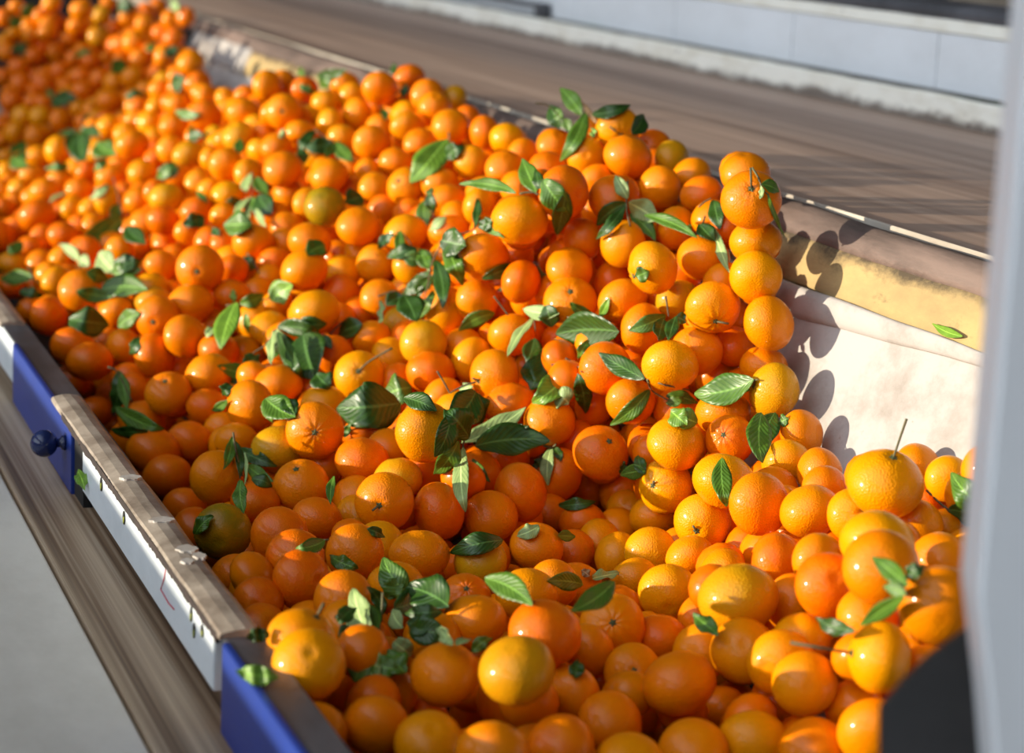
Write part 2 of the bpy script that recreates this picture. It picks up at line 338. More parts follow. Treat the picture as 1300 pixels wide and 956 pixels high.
# dark hooked bar on the far panel (top edge of the picture)
v_, f_ = tube([(XW - .025, 9.0, z(.288)), (XW - .025, 5.70, z(.288))], .007, 8)
hb_ = link('guide_bar', from_pydata('guide_bar', v_, f_), M_GREY)
tag(hb_, 'dark bar with a bent bracket running in front of the far white panel', 'bar')
br = subpart('bracket', boxmesh('bracket', XW - .033, XW - .004, 5.66, 5.71, z(.3155), z(.281), .002), M_GREY, hb_, 'dark bracket')
# hall
tag(link('floor', boxmesh('floor', -3.2, 7, -1, 16, -.05, 0, 0), M_FLOOR), kind='structure')
tag(link('wall_right', boxmesh('wall_right', 6.0, 6.1, -1, 16, 0, 3.2, 0), M_DARKWALL), kind='structure')
tag(link('wall_back', boxmesh('wall_back', -.6, 6.0, 15.0, 15.1, 0, 3.2, 0), M_DARKWALL), kind='structure')
for i_, (yy, xx) in enumerate(((9.1, 4.2), (10.7, 4.3))):
    c = bpy.data.objects.new('fruit_crate', None); COL.objects.link(c); c.location = (xx, yy, 1.0)
    tag(c, ['orange plastic crate, the nearer one, in the dark beyond the upper beam at the right', 'orange plastic crate, the farther one, in the dark beyond the upper beam'][i_], 'crate')
    for nm, bx in (('crate_wall', (-.2, .2, -.15, -.14, 0, .3)), ('crate_wall', (-.2, .2, .14, .15, 0, .3)), ('crate_wall', (-.2, -.19, -.14, .14, 0, .3)), ('crate_wall', (.19, .2, -.14, .14, 0, .3)), ('crate_base', (-.19, .19, -.14, .14, 0, .01))):
        o = link(nm, boxmesh(nm, *bx, .003), M_ORCRATE); o.parent = c
stand = link('crate_bench', boxmesh('crate_bench', 3.95, 4.55, 8.6, 11.2, .0, 1.0, .005), M_DARKWALL); tag(stand, 'dark bench carrying the orange crates behind the machine', 'bench')
# unseen boards added on the left; the slot between them shapes the low sun
tag(link('machine_guard', boxmesh('machine_guard', -.60, -.57, -.6, 5.0, z(1.2), z(.523), .002), M_POST), 'low pale steel guard panel left of the bed plate, under the hood board', 'guard panel')  # added panel; keeps the sun off the rail face and bed
tag(link('machine_cabinet', boxmesh('machine_cabinet', -.95, -.58, 5.38, 7.8, 0, z(.21), .004), M_POST), 'pale steel cabinet beside the far end of the bed', 'cabinet')  # added block; shades the far heap from the low sun
tag(link('guard_hood', boxmesh('guard_hood', -.60, -.57, -.6, 10.0, z(.058), z(-.24), .002), M_POST), 'horizontal pale steel hood board above the guard panel', 'guard board')  # added board; keeps the sun off the kerb and white wall panel
for yy in (-.58, 9.96):
    tag(link('guard_upright', boxmesh('guard_upright', -.64, -.605, yy, yy + .035, 0, z(-.25), .002), M_POST), ['grey upright carrying the hood board at its near end', 'grey upright carrying the hood board at its far end'][yy > 0], 'upright')  # added supports for the unseen upper board
tag(link('machine_pillar', boxmesh('machine_pillar', -.72, -.61, 1.22, 1.62, 0, z(-.20), .004), M_POST), 'broad pale steel pillar at the near end of the guard panel', 'pillar')  # added unseen pillar; keeps the sun off the foreground post
# right foreground: pale post with bent foot and the rubber flap
POST_D = 1.25
def at(px, py, d): return Vector((0, 0, H)) + (RIGHT * (px - 650) - UP * (py - 478) - BACK * 2900) * (d / 2900)
pc = at(1266, 478, POST_D)
bm = bmesh.new(); u = Vector((RIGHT.x, RIGHT.y, 0)).normalized(); w_ = Vector((-u.y, u.x, 0))
zt = H - .02; zb = at(1245, 780, POST_D).z
foot = at(1245, 900, POST_D).z
pf = [(0, .30), (.0, zb - pc.z), (.012, foot - pc.z - .01), (.030, foot - pc.z - .12), (.11, foot - pc.z - .12), (.11, .30)]
f = [bm.verts.new(pc + u * a + Vector((0, 0, b))) for a, b in pf]; bk = [bm.verts.new(pc + u * (a + 0.0) + w_ * .05 + Vector((0, 0, b))) for a, b in pf]
bm.faces.new(f); bm.faces.new(bk[::-1])
for i in range(6): bm.faces.new((f[i], bk[i], bk[(i + 1) % 6], f[(i + 1) % 6]))
bmesh.ops.recalc_face_normals(bm, faces=bm.faces); bmesh.ops.bevel(bm, geom=list(bm.edges), offset=.003, segments=3, affect='EDGES')
me = bpy.data.meshes.new('post'); bm.to_mesh(me); bm.free()
tag(link('machine_post', me, M_POST), 'blurred pale grey steel post at the right edge in the foreground', 'post')
bm = bmesh.new(); D2 = 1.42
pp = [at(1120, 900, D2), at(1150, 864, D2), at(1185, 832, D2), at(1248, 787, D2), at(1330, 730, D2), at(1330, 1000, D2), at(1120, 1000, D2)]
f = [bm.verts.new(p) for p in pp]; bk = [bm.verts.new(p - BACK * .012) for p in pp]; n = len(pp)
bm.faces.new(f); bm.faces.new(bk[::-1])
for i in range(n): bm.faces.new((f[i], bk[i], bk[(i + 1) % n], f[(i + 1) % n]))
bmesh.ops.recalc_face_normals(bm, faces=bm.faces)
me = bpy.data.meshes.new('flap'); bm.to_mesh(me); bm.free()
tag(link('rubber_flap', me, M_RUBBER), 'black rubber flap slanting up to the pale post in the lower right corner', 'rubber flap')
# ------------------------------------------------------------ tangerines
FR = []
for l in """0.945,1.534,0.903,0.0333,0.42,0.89,0.15,o
0.953,1.646,0.901,0.0331,0.42,0.74,-0.52,o
0.916,1.838,0.816,0.0382,0.11,-0.26,-0.96,g
0.596,1.614,0.776,0.0304,0.36,0.78,0.51,o
0.928,1.591,0.775,0.0319,0.28,0.81,0.51,o
0.647,1.702,0.813,0.0324,0.35,0.32,-0.88,g
0.482,1.757,0.812,0.0311,0.15,0.73,-0.67,y
0.933,1.602,0.837,0.0306,-0.97,0.18,0.16,y
0.474,1.716,0.765,0.0307,0.05,0.89,0.46,o
0.724,1.631,0.747,0.0308,0.10,0.58,-0.81,y
0.853,1.666,0.743,0.0321,0.29,0.81,0.51,y
0.892,1.626,0.747,0.0317,0.23,0.53,-0.81,o
0.549,1.600,0.752,0.0293,0.17,0.85,0.50,o
0.768,1.599,0.724,0.0307,0.21,0.84,0.50,o
0.632,1.573,0.755,0.0294,0.36,0.49,-0.80,o
0.870,1.585,0.716,0.0311,0.21,0.84,0.50,o
0.491,1.814,0.813,0.0314,0.42,-0.21,0.88,y
0.997,1.732,0.895,0.0342,0.36,0.32,0.87,y
1.093,1.892,0.904,0.0380,-0.00,-0.36,0.93,y
0.710,1.802,0.809,0.0331,-0.12,0.29,-0.95,r
0.828,1.769,0.764,0.0341,0.27,-0.31,-0.91,o
0.912,1.736,0.788,0.0311,0.27,0.95,0.16,y
0.565,1.680,0.763,0.0293,0.08,0.59,-0.80,y
0.796,1.663,0.742,0.0304,0.27,0.52,-0.81,o
0.473,1.671,0.738,0.0287,0.19,0.55,-0.82,o
1.001,1.633,0.728,0.0311,0.17,0.85,0.50,o
0.967,1.761,0.849,0.0308,0.19,0.82,-0.53,r
0.615,1.795,0.780,0.0304,0.33,0.39,-0.86,o
0.907,1.681,0.788,0.0289,0.34,0.92,-0.21,y
0.825,1.920,0.769,0.0317,-0.34,-0.84,0.42,o
0.901,1.791,0.782,0.0303,0.37,0.76,-0.54,y
0.534,1.729,0.764,0.0285,0.34,0.79,0.51,o
0.670,1.653,0.762,0.0281,0.42,0.47,-0.77,r
1.043,2.060,0.841,0.0336,-0.25,0.93,-0.26,o
0.459,1.829,0.745,0.0281,0.16,0.56,-0.81,r
0.749,1.736,0.747,0.0283,0.04,0.61,-0.79,o
0.580,1.996,0.787,0.0289,0.34,0.92,-0.21,o
0.797,2.429,0.839,0.0355,-0.11,0.97,-0.22,y
0.924,2.012,0.767,0.0311,0.35,0.88,0.33,y
0.575,2.160,0.780,0.0304,0.34,0.92,-0.21,d
0.982,1.606,0.817,0.0268,0.19,0.91,0.38,y
0.687,1.926,0.780,0.0313,0.09,-0.25,-0.96,o
0.563,2.090,0.780,0.0304,-0.46,0.87,-0.19,d
0.648,2.194,0.772,0.0307,0.34,0.92,-0.21,o
1.057,2.175,0.835,0.0353,-0.28,-0.11,-0.95,y
0.593,2.295,0.765,0.0313,0.34,0.92,-0.21,r
0.554,2.393,0.744,0.0326,0.35,0.92,0.17,G
0.771,2.011,0.775,0.0310,0.02,0.46,0.89,y
0.732,2.368,0.776,0.0337,-0.49,-0.87,0.09,o
0.997,1.919,0.822,0.0293,-0.58,0.75,-0.31,r
0.949,1.772,0.795,0.0286,0.27,-0.31,-0.91,y
1.071,2.001,0.848,0.0314,0.26,-0.30,-0.92,y
1.172,2.388,1.112,0.0356,-0.39,-0.74,0.55,o
1.065,2.323,0.840,0.0338,0.01,0.50,-0.86,y
1.167,1.827,0.930,0.0271,0.71,0.66,-0.24,y
1.014,2.423,0.807,0.0342,0.06,-0.74,0.67,r
0.659,2.082,0.768,0.0300,0.21,0.48,0.85,y
0.728,2.223,0.756,0.0327,-0.04,-0.21,-0.98,o
0.911,2.411,0.767,0.0354,-0.91,0.27,-0.30,r
1.102,2.501,1.014,0.0333,-0.93,-0.06,-0.36,y
1.176,2.305,0.903,0.0327,-0.97,0.01,0.23,g
0.709,2.586,0.807,0.0351,-0.26,-0.95,0.15,o
0.590,2.586,0.754,0.0331,-0.18,0.94,-0.29,o
1.084,2.394,0.916,0.0338,0.30,0.64,0.71,y
1.143,2.412,0.981,0.0330,-0.23,-0.86,-0.46,y
0.799,2.374,0.760,0.0337,-0.91,0.27,-0.30,r
1.004,2.707,1.042,0.0373,0.01,0.22,0.98,y
0.642,1.910,0.772,0.0259,0.34,0.92,-0.21,y
0.999,2.228,0.741,0.0297,0.34,0.92,-0.21,y
0.998,1.841,0.847,0.0267,-0.30,0.95,-0.10,o
0.875,1.919,0.752,0.0288,-0.15,-0.17,-0.98,r
0.863,2.378,0.749,0.0317,0.13,0.62,-0.77,o
1.046,2.499,0.892,0.0324,0.34,0.92,-0.21,r
1.186,2.349,0.973,0.0331,-0.60,0.69,-0.42,o
1.056,2.691,1.080,0.0351,-0.40,0.92,-0.07,r
1.180,2.379,1.023,0.0313,0.45,0.86,0.24,y
0.792,2.208,0.750,0.0286,0.38,0.54,-0.75,g
0.887,2.290,0.737,0.0308,-0.04,0.33,-0.94,o
1.176,1.863,0.839,0.0271,0.29,0.21,-0.93,y
1.044,2.196,0.784,0.0318,-0.61,-0.78,-0.16,y
0.951,2.628,0.858,0.0341,-0.91,-0.39,-0.14,o
0.676,2.626,0.775,0.0349,0.01,-0.22,-0.97,g
1.179,1.913,0.844,0.0272,0.16,0.78,0.60,y
0.985,2.519,0.824,0.0315,0.21,0.76,-0.62,o
0.676,2.779,0.794,0.0342,0.93,0.37,0.05,o
1.132,2.426,0.926,0.0319,0.44,0.67,0.59,o
1.064,2.342,0.785,0.0329,-0.84,-0.50,0.20,y
0.671,2.502,0.763,0.0331,-0.35,-0.42,0.83,o
0.751,2.524,0.783,0.0323,-0.10,0.19,-0.98,r
0.698,2.271,0.755,0.0271,0.34,0.92,-0.21,y
0.981,2.775,0.984,0.0349,0.34,0.57,0.75,o
1.121,2.298,0.849,0.0293,-0.67,-0.62,0.40,r
1.143,2.197,0.845,0.0282,0.41,0.85,0.32,y
1.133,2.346,0.869,0.0324,-0.07,0.24,0.97,o
1.127,2.693,1.072,0.0336,0.27,0.35,-0.90,r
1.106,2.037,0.858,0.0264,-0.11,0.96,-0.26,o
0.988,2.350,0.716,0.0310,-0.85,0.52,-0.07,y
0.560,2.821,0.730,0.0351,0.20,0.14,0.97,d
1.062,2.453,0.861,0.0305,0.19,0.81,0.56,o
1.052,2.639,0.947,0.0344,-0.31,-0.71,0.63,o
0.714,2.031,0.769,0.0260,-0.20,-0.69,0.70,d
0.994,2.499,0.762,0.0325,-0.92,0.37,0.14,d
1.181,2.528,1.021,0.0329,-0.10,-0.18,-0.98,o
1.098,2.511,0.937,0.0317,-0.73,0.68,0.09,o
0.910,2.794,0.867,0.0313,0.34,0.92,-0.21,g
1.093,2.567,0.961,0.0316,-0.08,0.71,0.70,o
1.196,2.418,1.058,0.0315,0.06,-0.24,-0.97,y
0.955,2.578,0.831,0.0328,-0.21,0.29,0.93,r
0.568,2.767,0.710,0.0321,-0.09,0.59,0.80,r
0.808,2.962,0.880,0.0354,0.15,-0.27,-0.95,y
0.518,2.083,0.761,0.0259,0.34,0.92,-0.21,d
1.190,1.937,0.893,0.0237,0.34,0.92,-0.21,y
0.701,3.202,0.900,0.0352,-0.37,-0.93,0.03,o
1.120,2.640,1.021,0.0308,0.87,0.48,-0.11,y
1.228,2.523,1.125,0.0309,0.19,0.17,-0.97,o
0.605,2.948,0.775,0.0320,-0.29,-0.54,0.79,o
0.905,2.744,0.839,0.0325,0.11,0.18,0.98,r
0.828,2.809,0.823,0.0335,-0.30,-0.86,0.41,y
1.194,2.814,1.111,0.0332,-0.22,0.12,-0.97,o
0.830,2.091,0.758,0.0260,0.34,0.92,-0.21,o
1.065,2.680,0.983,0.0301,0.04,0.61,-0.79,o
1.006,2.722,0.890,0.0314,0.04,0.62,0.79,o
0.958,2.848,0.900,0.0334,-0.94,0.32,-0.12,y
1.196,2.373,0.915,0.0296,-0.32,-0.10,-0.94,o
1.212,2.896,1.139,0.0311,-0.19,-0.95,-0.25,y
1.063,2.369,0.742,0.0295,0.28,-0.31,-0.91,y
0.732,2.856,0.802,0.0325,-0.10,0.25,0.96,o
1.176,2.230,0.870,0.0275,-0.57,0.74,-0.36,o
0.612,2.843,0.734,0.0313,0.25,0.47,0.85,r
0.664,2.964,0.796,0.0337,-0.26,0.30,0.92,o
0.817,1.847,0.749,0.0270,-0.33,-0.87,0.36,o
0.551,3.335,0.848,0.0328,0.26,0.74,-0.62,o
0.960,2.740,0.855,0.0305,-0.70,0.69,0.18,y
0.978,2.274,0.725,0.0287,-0.88,0.39,0.28,y
0.662,2.395,0.752,0.0291,-0.32,-0.09,-0.94,r
0.829,3.103,0.913,0.0345,-0.28,0.31,0.91,o
0.985,2.803,0.921,0.0290,0.31,0.94,0.16,o
1.212,2.742,1.079,0.0292,0.80,0.60,-0.04,o
0.510,2.029,0.752,0.0263,-0.19,0.76,-0.62,d
0.521,3.214,0.787,0.0329,0.30,0.59,0.75,r
0.577,2.980,0.732,0.0324,-0.10,0.25,0.96,r
0.772,2.775,0.793,0.0310,-0.03,-0.21,-0.98,y
0.652,3.071,0.828,0.0306,-0.28,0.88,-0.38,o
0.774,2.454,0.778,0.0291,-0.10,0.25,0.96,g
0.615,2.494,0.747,0.0291,0.23,0.13,0.96,r
0.887,2.587,0.823,0.0293,-0.24,0.30,0.92,y
0.630,3.149,0.839,0.0328,-0.44,-0.90,-0.01,o
0.894,1.865,0.756,0.0276,0.67,0.65,-0.35,y
0.990,2.411,0.726,0.0279,0.07,0.44,0.90,r
1.193,2.642,1.040,0.0286,-0.56,0.83,0.05,o
0.536,3.159,0.777,0.0331,-0.06,0.24,0.97,r
0.774,2.995,0.831,0.0290,0.34,0.92,-0.21,o
0.614,3.093,0.797,0.0317,-0.80,0.56,-0.22,r
0.925,3.168,0.965,0.0320,0.21,0.37,-0.91,o
0.981,2.006,0.784,0.0279,0.96,-0.18,-0.20,y
0.899,3.257,0.982,0.0313,0.27,0.68,-0.68,G
1.241,2.673,1.079,0.0288,0.31,0.04,-0.95,r
0.681,3.166,0.857,0.0328,-0.05,-0.20,-0.98,o
0.730,1.781,0.758,0.0265,0.87,0.46,0.15,o
0.862,3.200,0.938,0.0327,0.27,0.12,0.96,o
0.771,3.060,0.836,0.0296,0.06,0.54,-0.84,y
1.092,2.706,1.018,0.0271,0.87,0.48,0.10,r
0.980,3.110,0.963,0.0326,-0.22,0.29,0.93,y
1.106,3.049,1.064,0.0295,0.09,0.64,-0.76,o
0.918,3.023,0.885,0.0284,0.19,0.82,-0.54,o
0.936,3.110,0.919,0.0291,0.75,0.66,-0.00,y
0.881,2.930,0.846,0.0287,-0.08,0.65,0.75,o
0.825,2.919,0.828,0.0275,-0.46,0.86,-0.24,r
0.964,3.027,0.930,0.0274,0.34,0.92,-0.21,y
0.886,3.462,1.011,0.0317,0.42,0.42,-0.81,o
1.027,3.266,1.010,0.0301,-0.67,-0.59,0.45,o
0.885,3.105,0.879,0.0279,0.41,0.90,0.16,r
1.022,3.039,0.975,0.0305,-0.05,-0.20,-0.98,o
0.651,2.746,0.757,0.0279,0.02,0.55,0.83,o
1.166,2.895,1.101,0.0262,0.34,0.92,-0.21,y
0.579,1.836,0.752,0.0263,0.90,0.37,0.23,o
0.807,3.320,0.919,0.0319,-0.07,0.24,0.97,o
1.135,3.387,1.088,0.0308,0.04,0.55,-0.83,o
0.516,3.411,0.795,0.0293,-0.35,0.88,-0.33,r
0.948,3.414,1.007,0.0312,0.41,0.10,-0.91,o
0.950,2.156,0.734,0.0273,0.10,0.88,0.47,y
0.650,2.906,0.765,0.0291,0.07,0.20,0.98,r
1.174,3.033,1.100,0.0273,0.06,0.60,-0.80,o
1.006,2.140,0.761,0.0278,-0.19,0.57,0.80,y
0.591,3.204,0.788,0.0268,0.78,0.62,0.04,o
0.599,3.297,0.821,0.0291,0.24,-0.30,-0.93,o
0.522,3.234,0.731,0.0280,0.40,0.54,0.74,r
1.049,2.988,1.020,0.0277,-0.63,0.77,0.12,y
1.041,3.506,1.048,0.0294,0.35,0.90,0.25,o
1.196,2.007,0.886,0.0266,-0.37,0.71,-0.60,o
1.075,2.499,0.731,0.0280,0.88,0.46,-0.05,r
0.854,3.712,0.986,0.0301,0.25,0.91,0.32,o
0.745,3.191,0.862,0.0281,-0.16,0.10,-0.98,r
0.979,3.828,1.064,0.0318,-0.33,-0.93,0.14,o
0.546,2.301,0.721,0.0269,0.34,-0.04,-0.94,d
1.127,3.752,1.113,0.0315,0.18,0.73,0.66,o
1.079,1.760,0.865,0.0280,0.75,0.51,-0.42,o
0.567,2.655,0.698,0.0280,0.49,0.72,0.50,r
1.115,3.227,1.052,0.0267,0.78,0.54,-0.31,y
1.173,3.628,1.113,0.0290,0.34,0.92,-0.21,o
0.656,3.331,0.848,0.0291,-0.10,0.26,0.96,y
0.691,3.030,0.815,0.0288,0.26,0.12,0.96,r
1.176,3.236,1.085,0.0292,-0.34,-0.08,-0.94,y
0.685,3.406,0.869,0.0274,0.42,0.72,0.55,o
0.843,3.143,0.883,0.0290,0.20,-0.29,-0.94,y
0.602,4.121,0.844,0.0347,0.29,-0.31,-0.90,d
1.185,2.435,0.928,0.0280,-0.09,0.22,-0.97,r
0.909,3.386,0.966,0.0275,-0.50,0.83,-0.25,y
0.999,3.281,0.971,0.0266,0.17,0.94,0.30,r
1.112,3.471,1.051,0.0281,0.32,0.45,-0.84,o
1.186,1.894,0.887,0.0243,0.99,-0.06,0.14,y
0.906,4.121,1.024,0.0325,0.23,0.71,0.66,r
0.648,3.273,0.838,0.0282,-0.10,0.49,0.86,g
1.125,1.762,0.840,0.0280,-0.55,0.80,-0.24,o
1.149,2.529,0.968,0.0280,-0.25,0.71,0.66,g
0.587,3.138,0.753,0.0268,0.22,0.90,0.38,r
0.756,3.107,0.839,0.0266,0.81,0.56,-0.19,y
1.111,2.162,0.825,0.0280,0.29,0.52,-0.80,o
1.070,3.027,1.032,0.0291,0.26,0.12,0.96,o
1.065,2.450,0.724,0.0280,0.90,0.33,0.30,y
1.051,3.143,1.006,0.0291,0.12,-0.26,-0.96,o
0.871,3.369,0.933,0.0268,0.09,0.70,-0.71,o
1.123,3.580,1.066,0.0281,0.01,0.83,0.56,y
0.817,4.353,0.945,0.0348,0.18,-0.28,-0.94,o
1.264,2.760,1.092,0.0276,0.59,-0.09,-0.80,o
0.557,3.590,0.814,0.0274,-0.52,0.85,0.03,y
1.170,3.579,1.100,0.0276,0.11,0.58,-0.81,o
0.776,3.820,0.916,0.0307,0.04,-0.24,-0.97,g
1.087,2.447,0.806,0.0280,-0.23,0.82,-0.52,d
1.043,2.765,0.931,0.0279,-0.77,0.64,0.01,o
0.571,1.899,0.767,0.0263,0.15,0.07,-0.99,o
0.882,2.150,0.736,0.0269,-0.25,0.26,-0.93,d
0.787,1.884,0.760,0.0266,0.77,0.24,0.59,o
1.153,2.138,0.849,0.0280,0.99,-0.02,0.14,o
1.185,1.965,0.857,0.0276,-0.82,0.44,-0.37,d
0.863,3.423,0.943,0.0291,-0.18,-0.15,-0.97,o
1.083,1.931,0.862,0.0280,-0.02,-0.93,0.37,y
1.066,3.446,1.023,0.0291,0.25,0.12,0.96,o
0.918,3.902,1.013,0.0294,0.44,0.30,-0.85,g
0.547,4.197,0.793,0.0311,-0.66,0.68,-0.32,r
0.894,2.882,0.833,0.0274,-0.07,0.53,-0.85,y
1.024,4.128,1.081,0.0300,-0.36,0.90,-0.26,o
0.955,4.026,1.041,0.0316,-0.10,-0.18,-0.98,o
0.839,3.633,0.946,0.0291,0.11,-0.26,-0.96,y
0.831,3.281,0.892,0.0272,0.24,0.83,0.51,r
0.859,4.035,0.963,0.0306,-0.29,0.31,0.90,g
1.100,3.793,1.066,0.0279,0.94,0.34,-0.07,y
0.731,2.483,0.750,0.0280,0.56,0.34,-0.76,o
0.789,3.637,0.920,0.0291,0.29,-0.31,-0.90,r
1.070,3.235,1.018,0.0291,0.09,-0.25,-0.96,o
0.725,4.085,0.875,0.0293,-0.67,0.73,-0.11,y
1.011,3.374,0.994,0.0268,0.04,0.66,-0.75,o
0.663,4.417,0.846,0.0324,-0.16,-0.16,-0.97,o
1.177,3.346,1.083,0.0282,0.97,-0.09,0.22,r
1.184,3.452,1.088,0.0282,0.99,-0.15,-0.04,r
0.826,3.966,0.933,0.0293,-0.07,-0.20,-0.98,o
0.882,3.669,0.976,0.0279,-0.70,0.64,-0.30,y
0.905,3.483,0.968,0.0291,-0.35,-0.08,-0.93,o
0.584,4.235,0.802,0.0293,0.04,0.62,0.79,r
1.263,2.822,1.106,0.0272,-0.61,0.75,-0.27,g
0.623,3.947,0.834,0.0290,-0.17,-0.16,-0.97,r
0.943,2.324,0.718,0.0274,0.64,0.30,-0.71,d
0.938,2.535,0.771,0.0280,0.19,0.72,0.67,d
0.542,3.154,0.704,0.0266,-0.29,0.66,0.70,d
0.864,4.218,0.952,0.0273,0.34,0.92,-0.21,y
1.132,1.895,0.860,0.0280,0.73,0.49,0.48,y
0.744,3.687,0.898,0.0291,0.27,0.12,0.96,r
0.770,4.316,0.887,0.0305,-0.17,0.28,0.94,o
0.971,1.692,0.842,0.0280,0.24,0.51,-0.83,o
0.831,3.815,0.941,0.0260,0.34,0.92,-0.21,y
0.902,4.372,0.978,0.0309,0.07,0.20,0.98,o
0.579,3.255,0.780,0.0263,-0.75,0.65,0.15,r
0.810,4.216,0.910,0.0279,0.22,0.30,-0.93,y
1.052,3.790,1.048,0.0278,0.98,0.18,0.13,y
0.746,4.806,0.880,0.0323,-0.93,0.36,0.04,y
0.981,1.858,0.802,0.0280,0.96,-0.15,-0.23,o
0.931,2.958,0.861,0.0270,0.23,0.59,-0.78,g
0.945,3.740,1.013,0.0276,0.30,0.27,-0.91,o
0.717,2.426,0.741,0.0280,0.97,-0.08,0.21,y
0.940,3.195,0.921,0.0261,0.16,-0.45,0.88,y
1.035,3.652,1.037,0.0273,0.44,0.67,0.59,y
1.086,3.943,1.067,0.0285,-0.27,-0.12,-0.96,y
0.536,3.933,0.785,0.0291,-0.24,-0.13,-0.96,y
1.032,4.844,1.064,0.0305,0.38,0.25,-0.89,o
0.586,3.091,0.749,0.0268,0.56,0.68,0.48,r
0.966,2.802,0.859,0.0277,0.68,0.29,-0.67,o
1.152,3.103,1.077,0.0263,-0.51,0.86,0.01,o
1.211,3.855,1.122,0.0291,-0.22,0.29,0.93,r
1.143,4.020,1.093,0.0291,0.34,0.09,0.94,o
1.133,2.952,1.077,0.0269,0.04,0.62,-0.78,r
1.087,4.102,1.077,0.0279,-0.12,0.66,0.74,r
0.804,4.655,0.895,0.0300,-0.91,0.38,0.19,y
0.905,3.168,0.899,0.0262,-0.02,0.77,-0.63,y
0.683,4.744,0.833,0.0285,0.36,0.75,0.56,y
0.720,4.369,0.855,0.0291,0.33,0.09,0.94,o
0.550,2.191,0.744,0.0267,0.70,0.54,0.47,d
0.928,1.937,0.761,0.0276,-0.65,0.72,-0.23,o
1.053,2.545,0.727,0.0280,-0.73,0.62,0.29,d
0.972,2.476,0.720,0.0280,0.09,0.07,-0.99,d
0.890,2.501,0.768,0.0280,-0.04,0.78,-0.62,d
1.027,2.538,0.793,0.0280,-0.52,0.61,0.60,d
0.653,3.116,0.773,0.0268,0.53,-0.14,-0.84,o
0.714,4.564,0.849,0.0290,0.21,0.14,0.97,o
0.661,2.860,0.742,0.0280,0.25,0.90,0.35,o
0.729,2.608,0.757,0.0280,0.94,-0.10,-0.31,o
0.789,2.648,0.784,0.0280,-0.14,0.53,0.84,d
0.995,3.775,1.032,0.0287,-0.08,-0.19,-0.98,o
0.731,3.052,0.806,0.0269,0.53,0.42,0.74,y
1.030,2.827,0.912,0.0277,0.77,0.54,0.34,d
1.058,2.553,0.832,0.0280,-0.64,0.59,0.49,r
0.572,3.977,0.806,0.0291,0.08,-0.25,-0.97,d
0.908,5.117,0.953,0.0312,-0.03,-0.21,-0.98,o
1.045,5.551,1.054,0.0302,0.34,0.92,-0.21,o
0.815,2.483,0.772,0.0280,-0.25,0.96,0.16,d
1.101,2.536,0.887,0.0280,0.05,0.35,-0.93,d
1.047,3.078,0.991,0.0265,-0.45,0.49,-0.74,o
1.131,3.931,1.082,0.0263,0.27,0.95,0.15,y
0.679,4.190,0.843,0.0274,-0.54,0.83,-0.10,y
0.626,4.753,0.800,0.0278,-0.65,0.67,-0.35,o
0.981,5.225,0.996,0.0285,0.22,0.90,0.38,o
0.953,4.583,0.999,0.0291,0.23,0.13,0.96,o
1.159,2.833,1.073,0.0275,-0.28,0.80,0.53,o
0.821,5.246,0.896,0.0279,-0.36,0.90,-0.26,o
0.903,4.632,0.956,0.0269,0.87,0.50,-0.02,y
0.847,5.694,0.938,0.0292,0.34,0.92,-0.21,r
0.771,5.693,0.897,0.0306,0.40,0.30,-0.86,d
1.123,2.484,0.870,0.0280,0.88,0.42,-0.24,r
1.006,4.646,1.038,0.0289,-0.23,0.30,0.93,r
0.569,1.947,0.778,0.0263,0.18,0.64,-0.74,o
0.798,2.569,0.785,0.0280,-0.06,0.31,-0.95,o
0.786,3.283,0.870,0.0260,-0.71,0.49,-0.50,o
1.274,2.913,1.113,0.0270,-0.02,0.50,-0.87,r
0.760,3.558,0.897,0.0252,0.13,0.93,0.35,o
1.028,3.471,1.004,0.0253,0.96,0.07,0.25,o
1.020,5.913,1.042,0.0294,0.34,0.92,-0.21,g
0.825,5.956,0.952,0.0303,0.27,0.88,0.39,r
0.667,3.651,0.855,0.0251,0.58,0.77,0.29,o
0.774,5.529,0.876,0.0274,0.36,0.76,-0.54,y
0.791,3.205,0.861,0.0262,-0.39,0.77,-0.50,o
0.864,3.035,0.852,0.0267,0.78,0.62,0.06,r
0.880,2.799,0.813,0.0280,-0.63,0.75,-0.23,r
1.154,3.691,1.076,0.0248,0.71,0.33,-0.63,y
0.728,4.954,0.848,0.0291,0.10,0.19,0.98,y
1.118,5.439,1.076,0.0274,0.40,0.64,-0.66,r
0.973,5.887,1.109,0.0310,-0.10,-0.18,-0.98,o
0.818,5.878,0.922,0.0284,0.34,0.92,-0.21,d
0.801,5.432,0.886,0.0264,0.26,0.79,-0.55,y
0.817,3.556,0.922,0.0252,0.21,0.73,0.66,o
0.558,3.686,0.808,0.0251,0.75,0.66,0.04,o
0.967,3.056,0.889,0.0267,0.59,0.47,-0.66,y
1.233,3.042,1.120,0.0265,-0.60,0.60,-0.53,o
0.773,3.479,0.896,0.0254,0.90,0.00,-0.44,r
1.222,3.635,1.107,0.0248,0.88,-0.00,-0.47,g
0.601,4.562,0.791,0.0270,0.30,0.81,0.51,d
0.986,3.635,1.013,0.0249,0.70,-0.04,-0.71,y
0.916,4.083,0.989,0.0248,0.99,-0.01,-0.14,g
0.565,3.823,0.808,0.0248,0.29,0.48,-0.83,o
0.760,5.223,0.862,0.0260,0.34,0.92,-0.21,o
0.869,4.705,0.928,0.0276,0.43,0.23,-0.87,y
1.156,5.990,1.099,0.0292,0.94,0.20,-0.27,r
1.043,5.474,1.020,0.0260,0.34,0.92,-0.21,o
0.863,2.848,0.809,0.0278,0.11,-0.02,-0.99,r
1.222,2.548,1.050,0.0280,-0.26,0.61,0.74,d
1.104,3.673,1.053,0.0248,0.73,0.68,-0.03,o
0.868,4.884,0.922,0.0291,-0.06,0.24,0.97,y
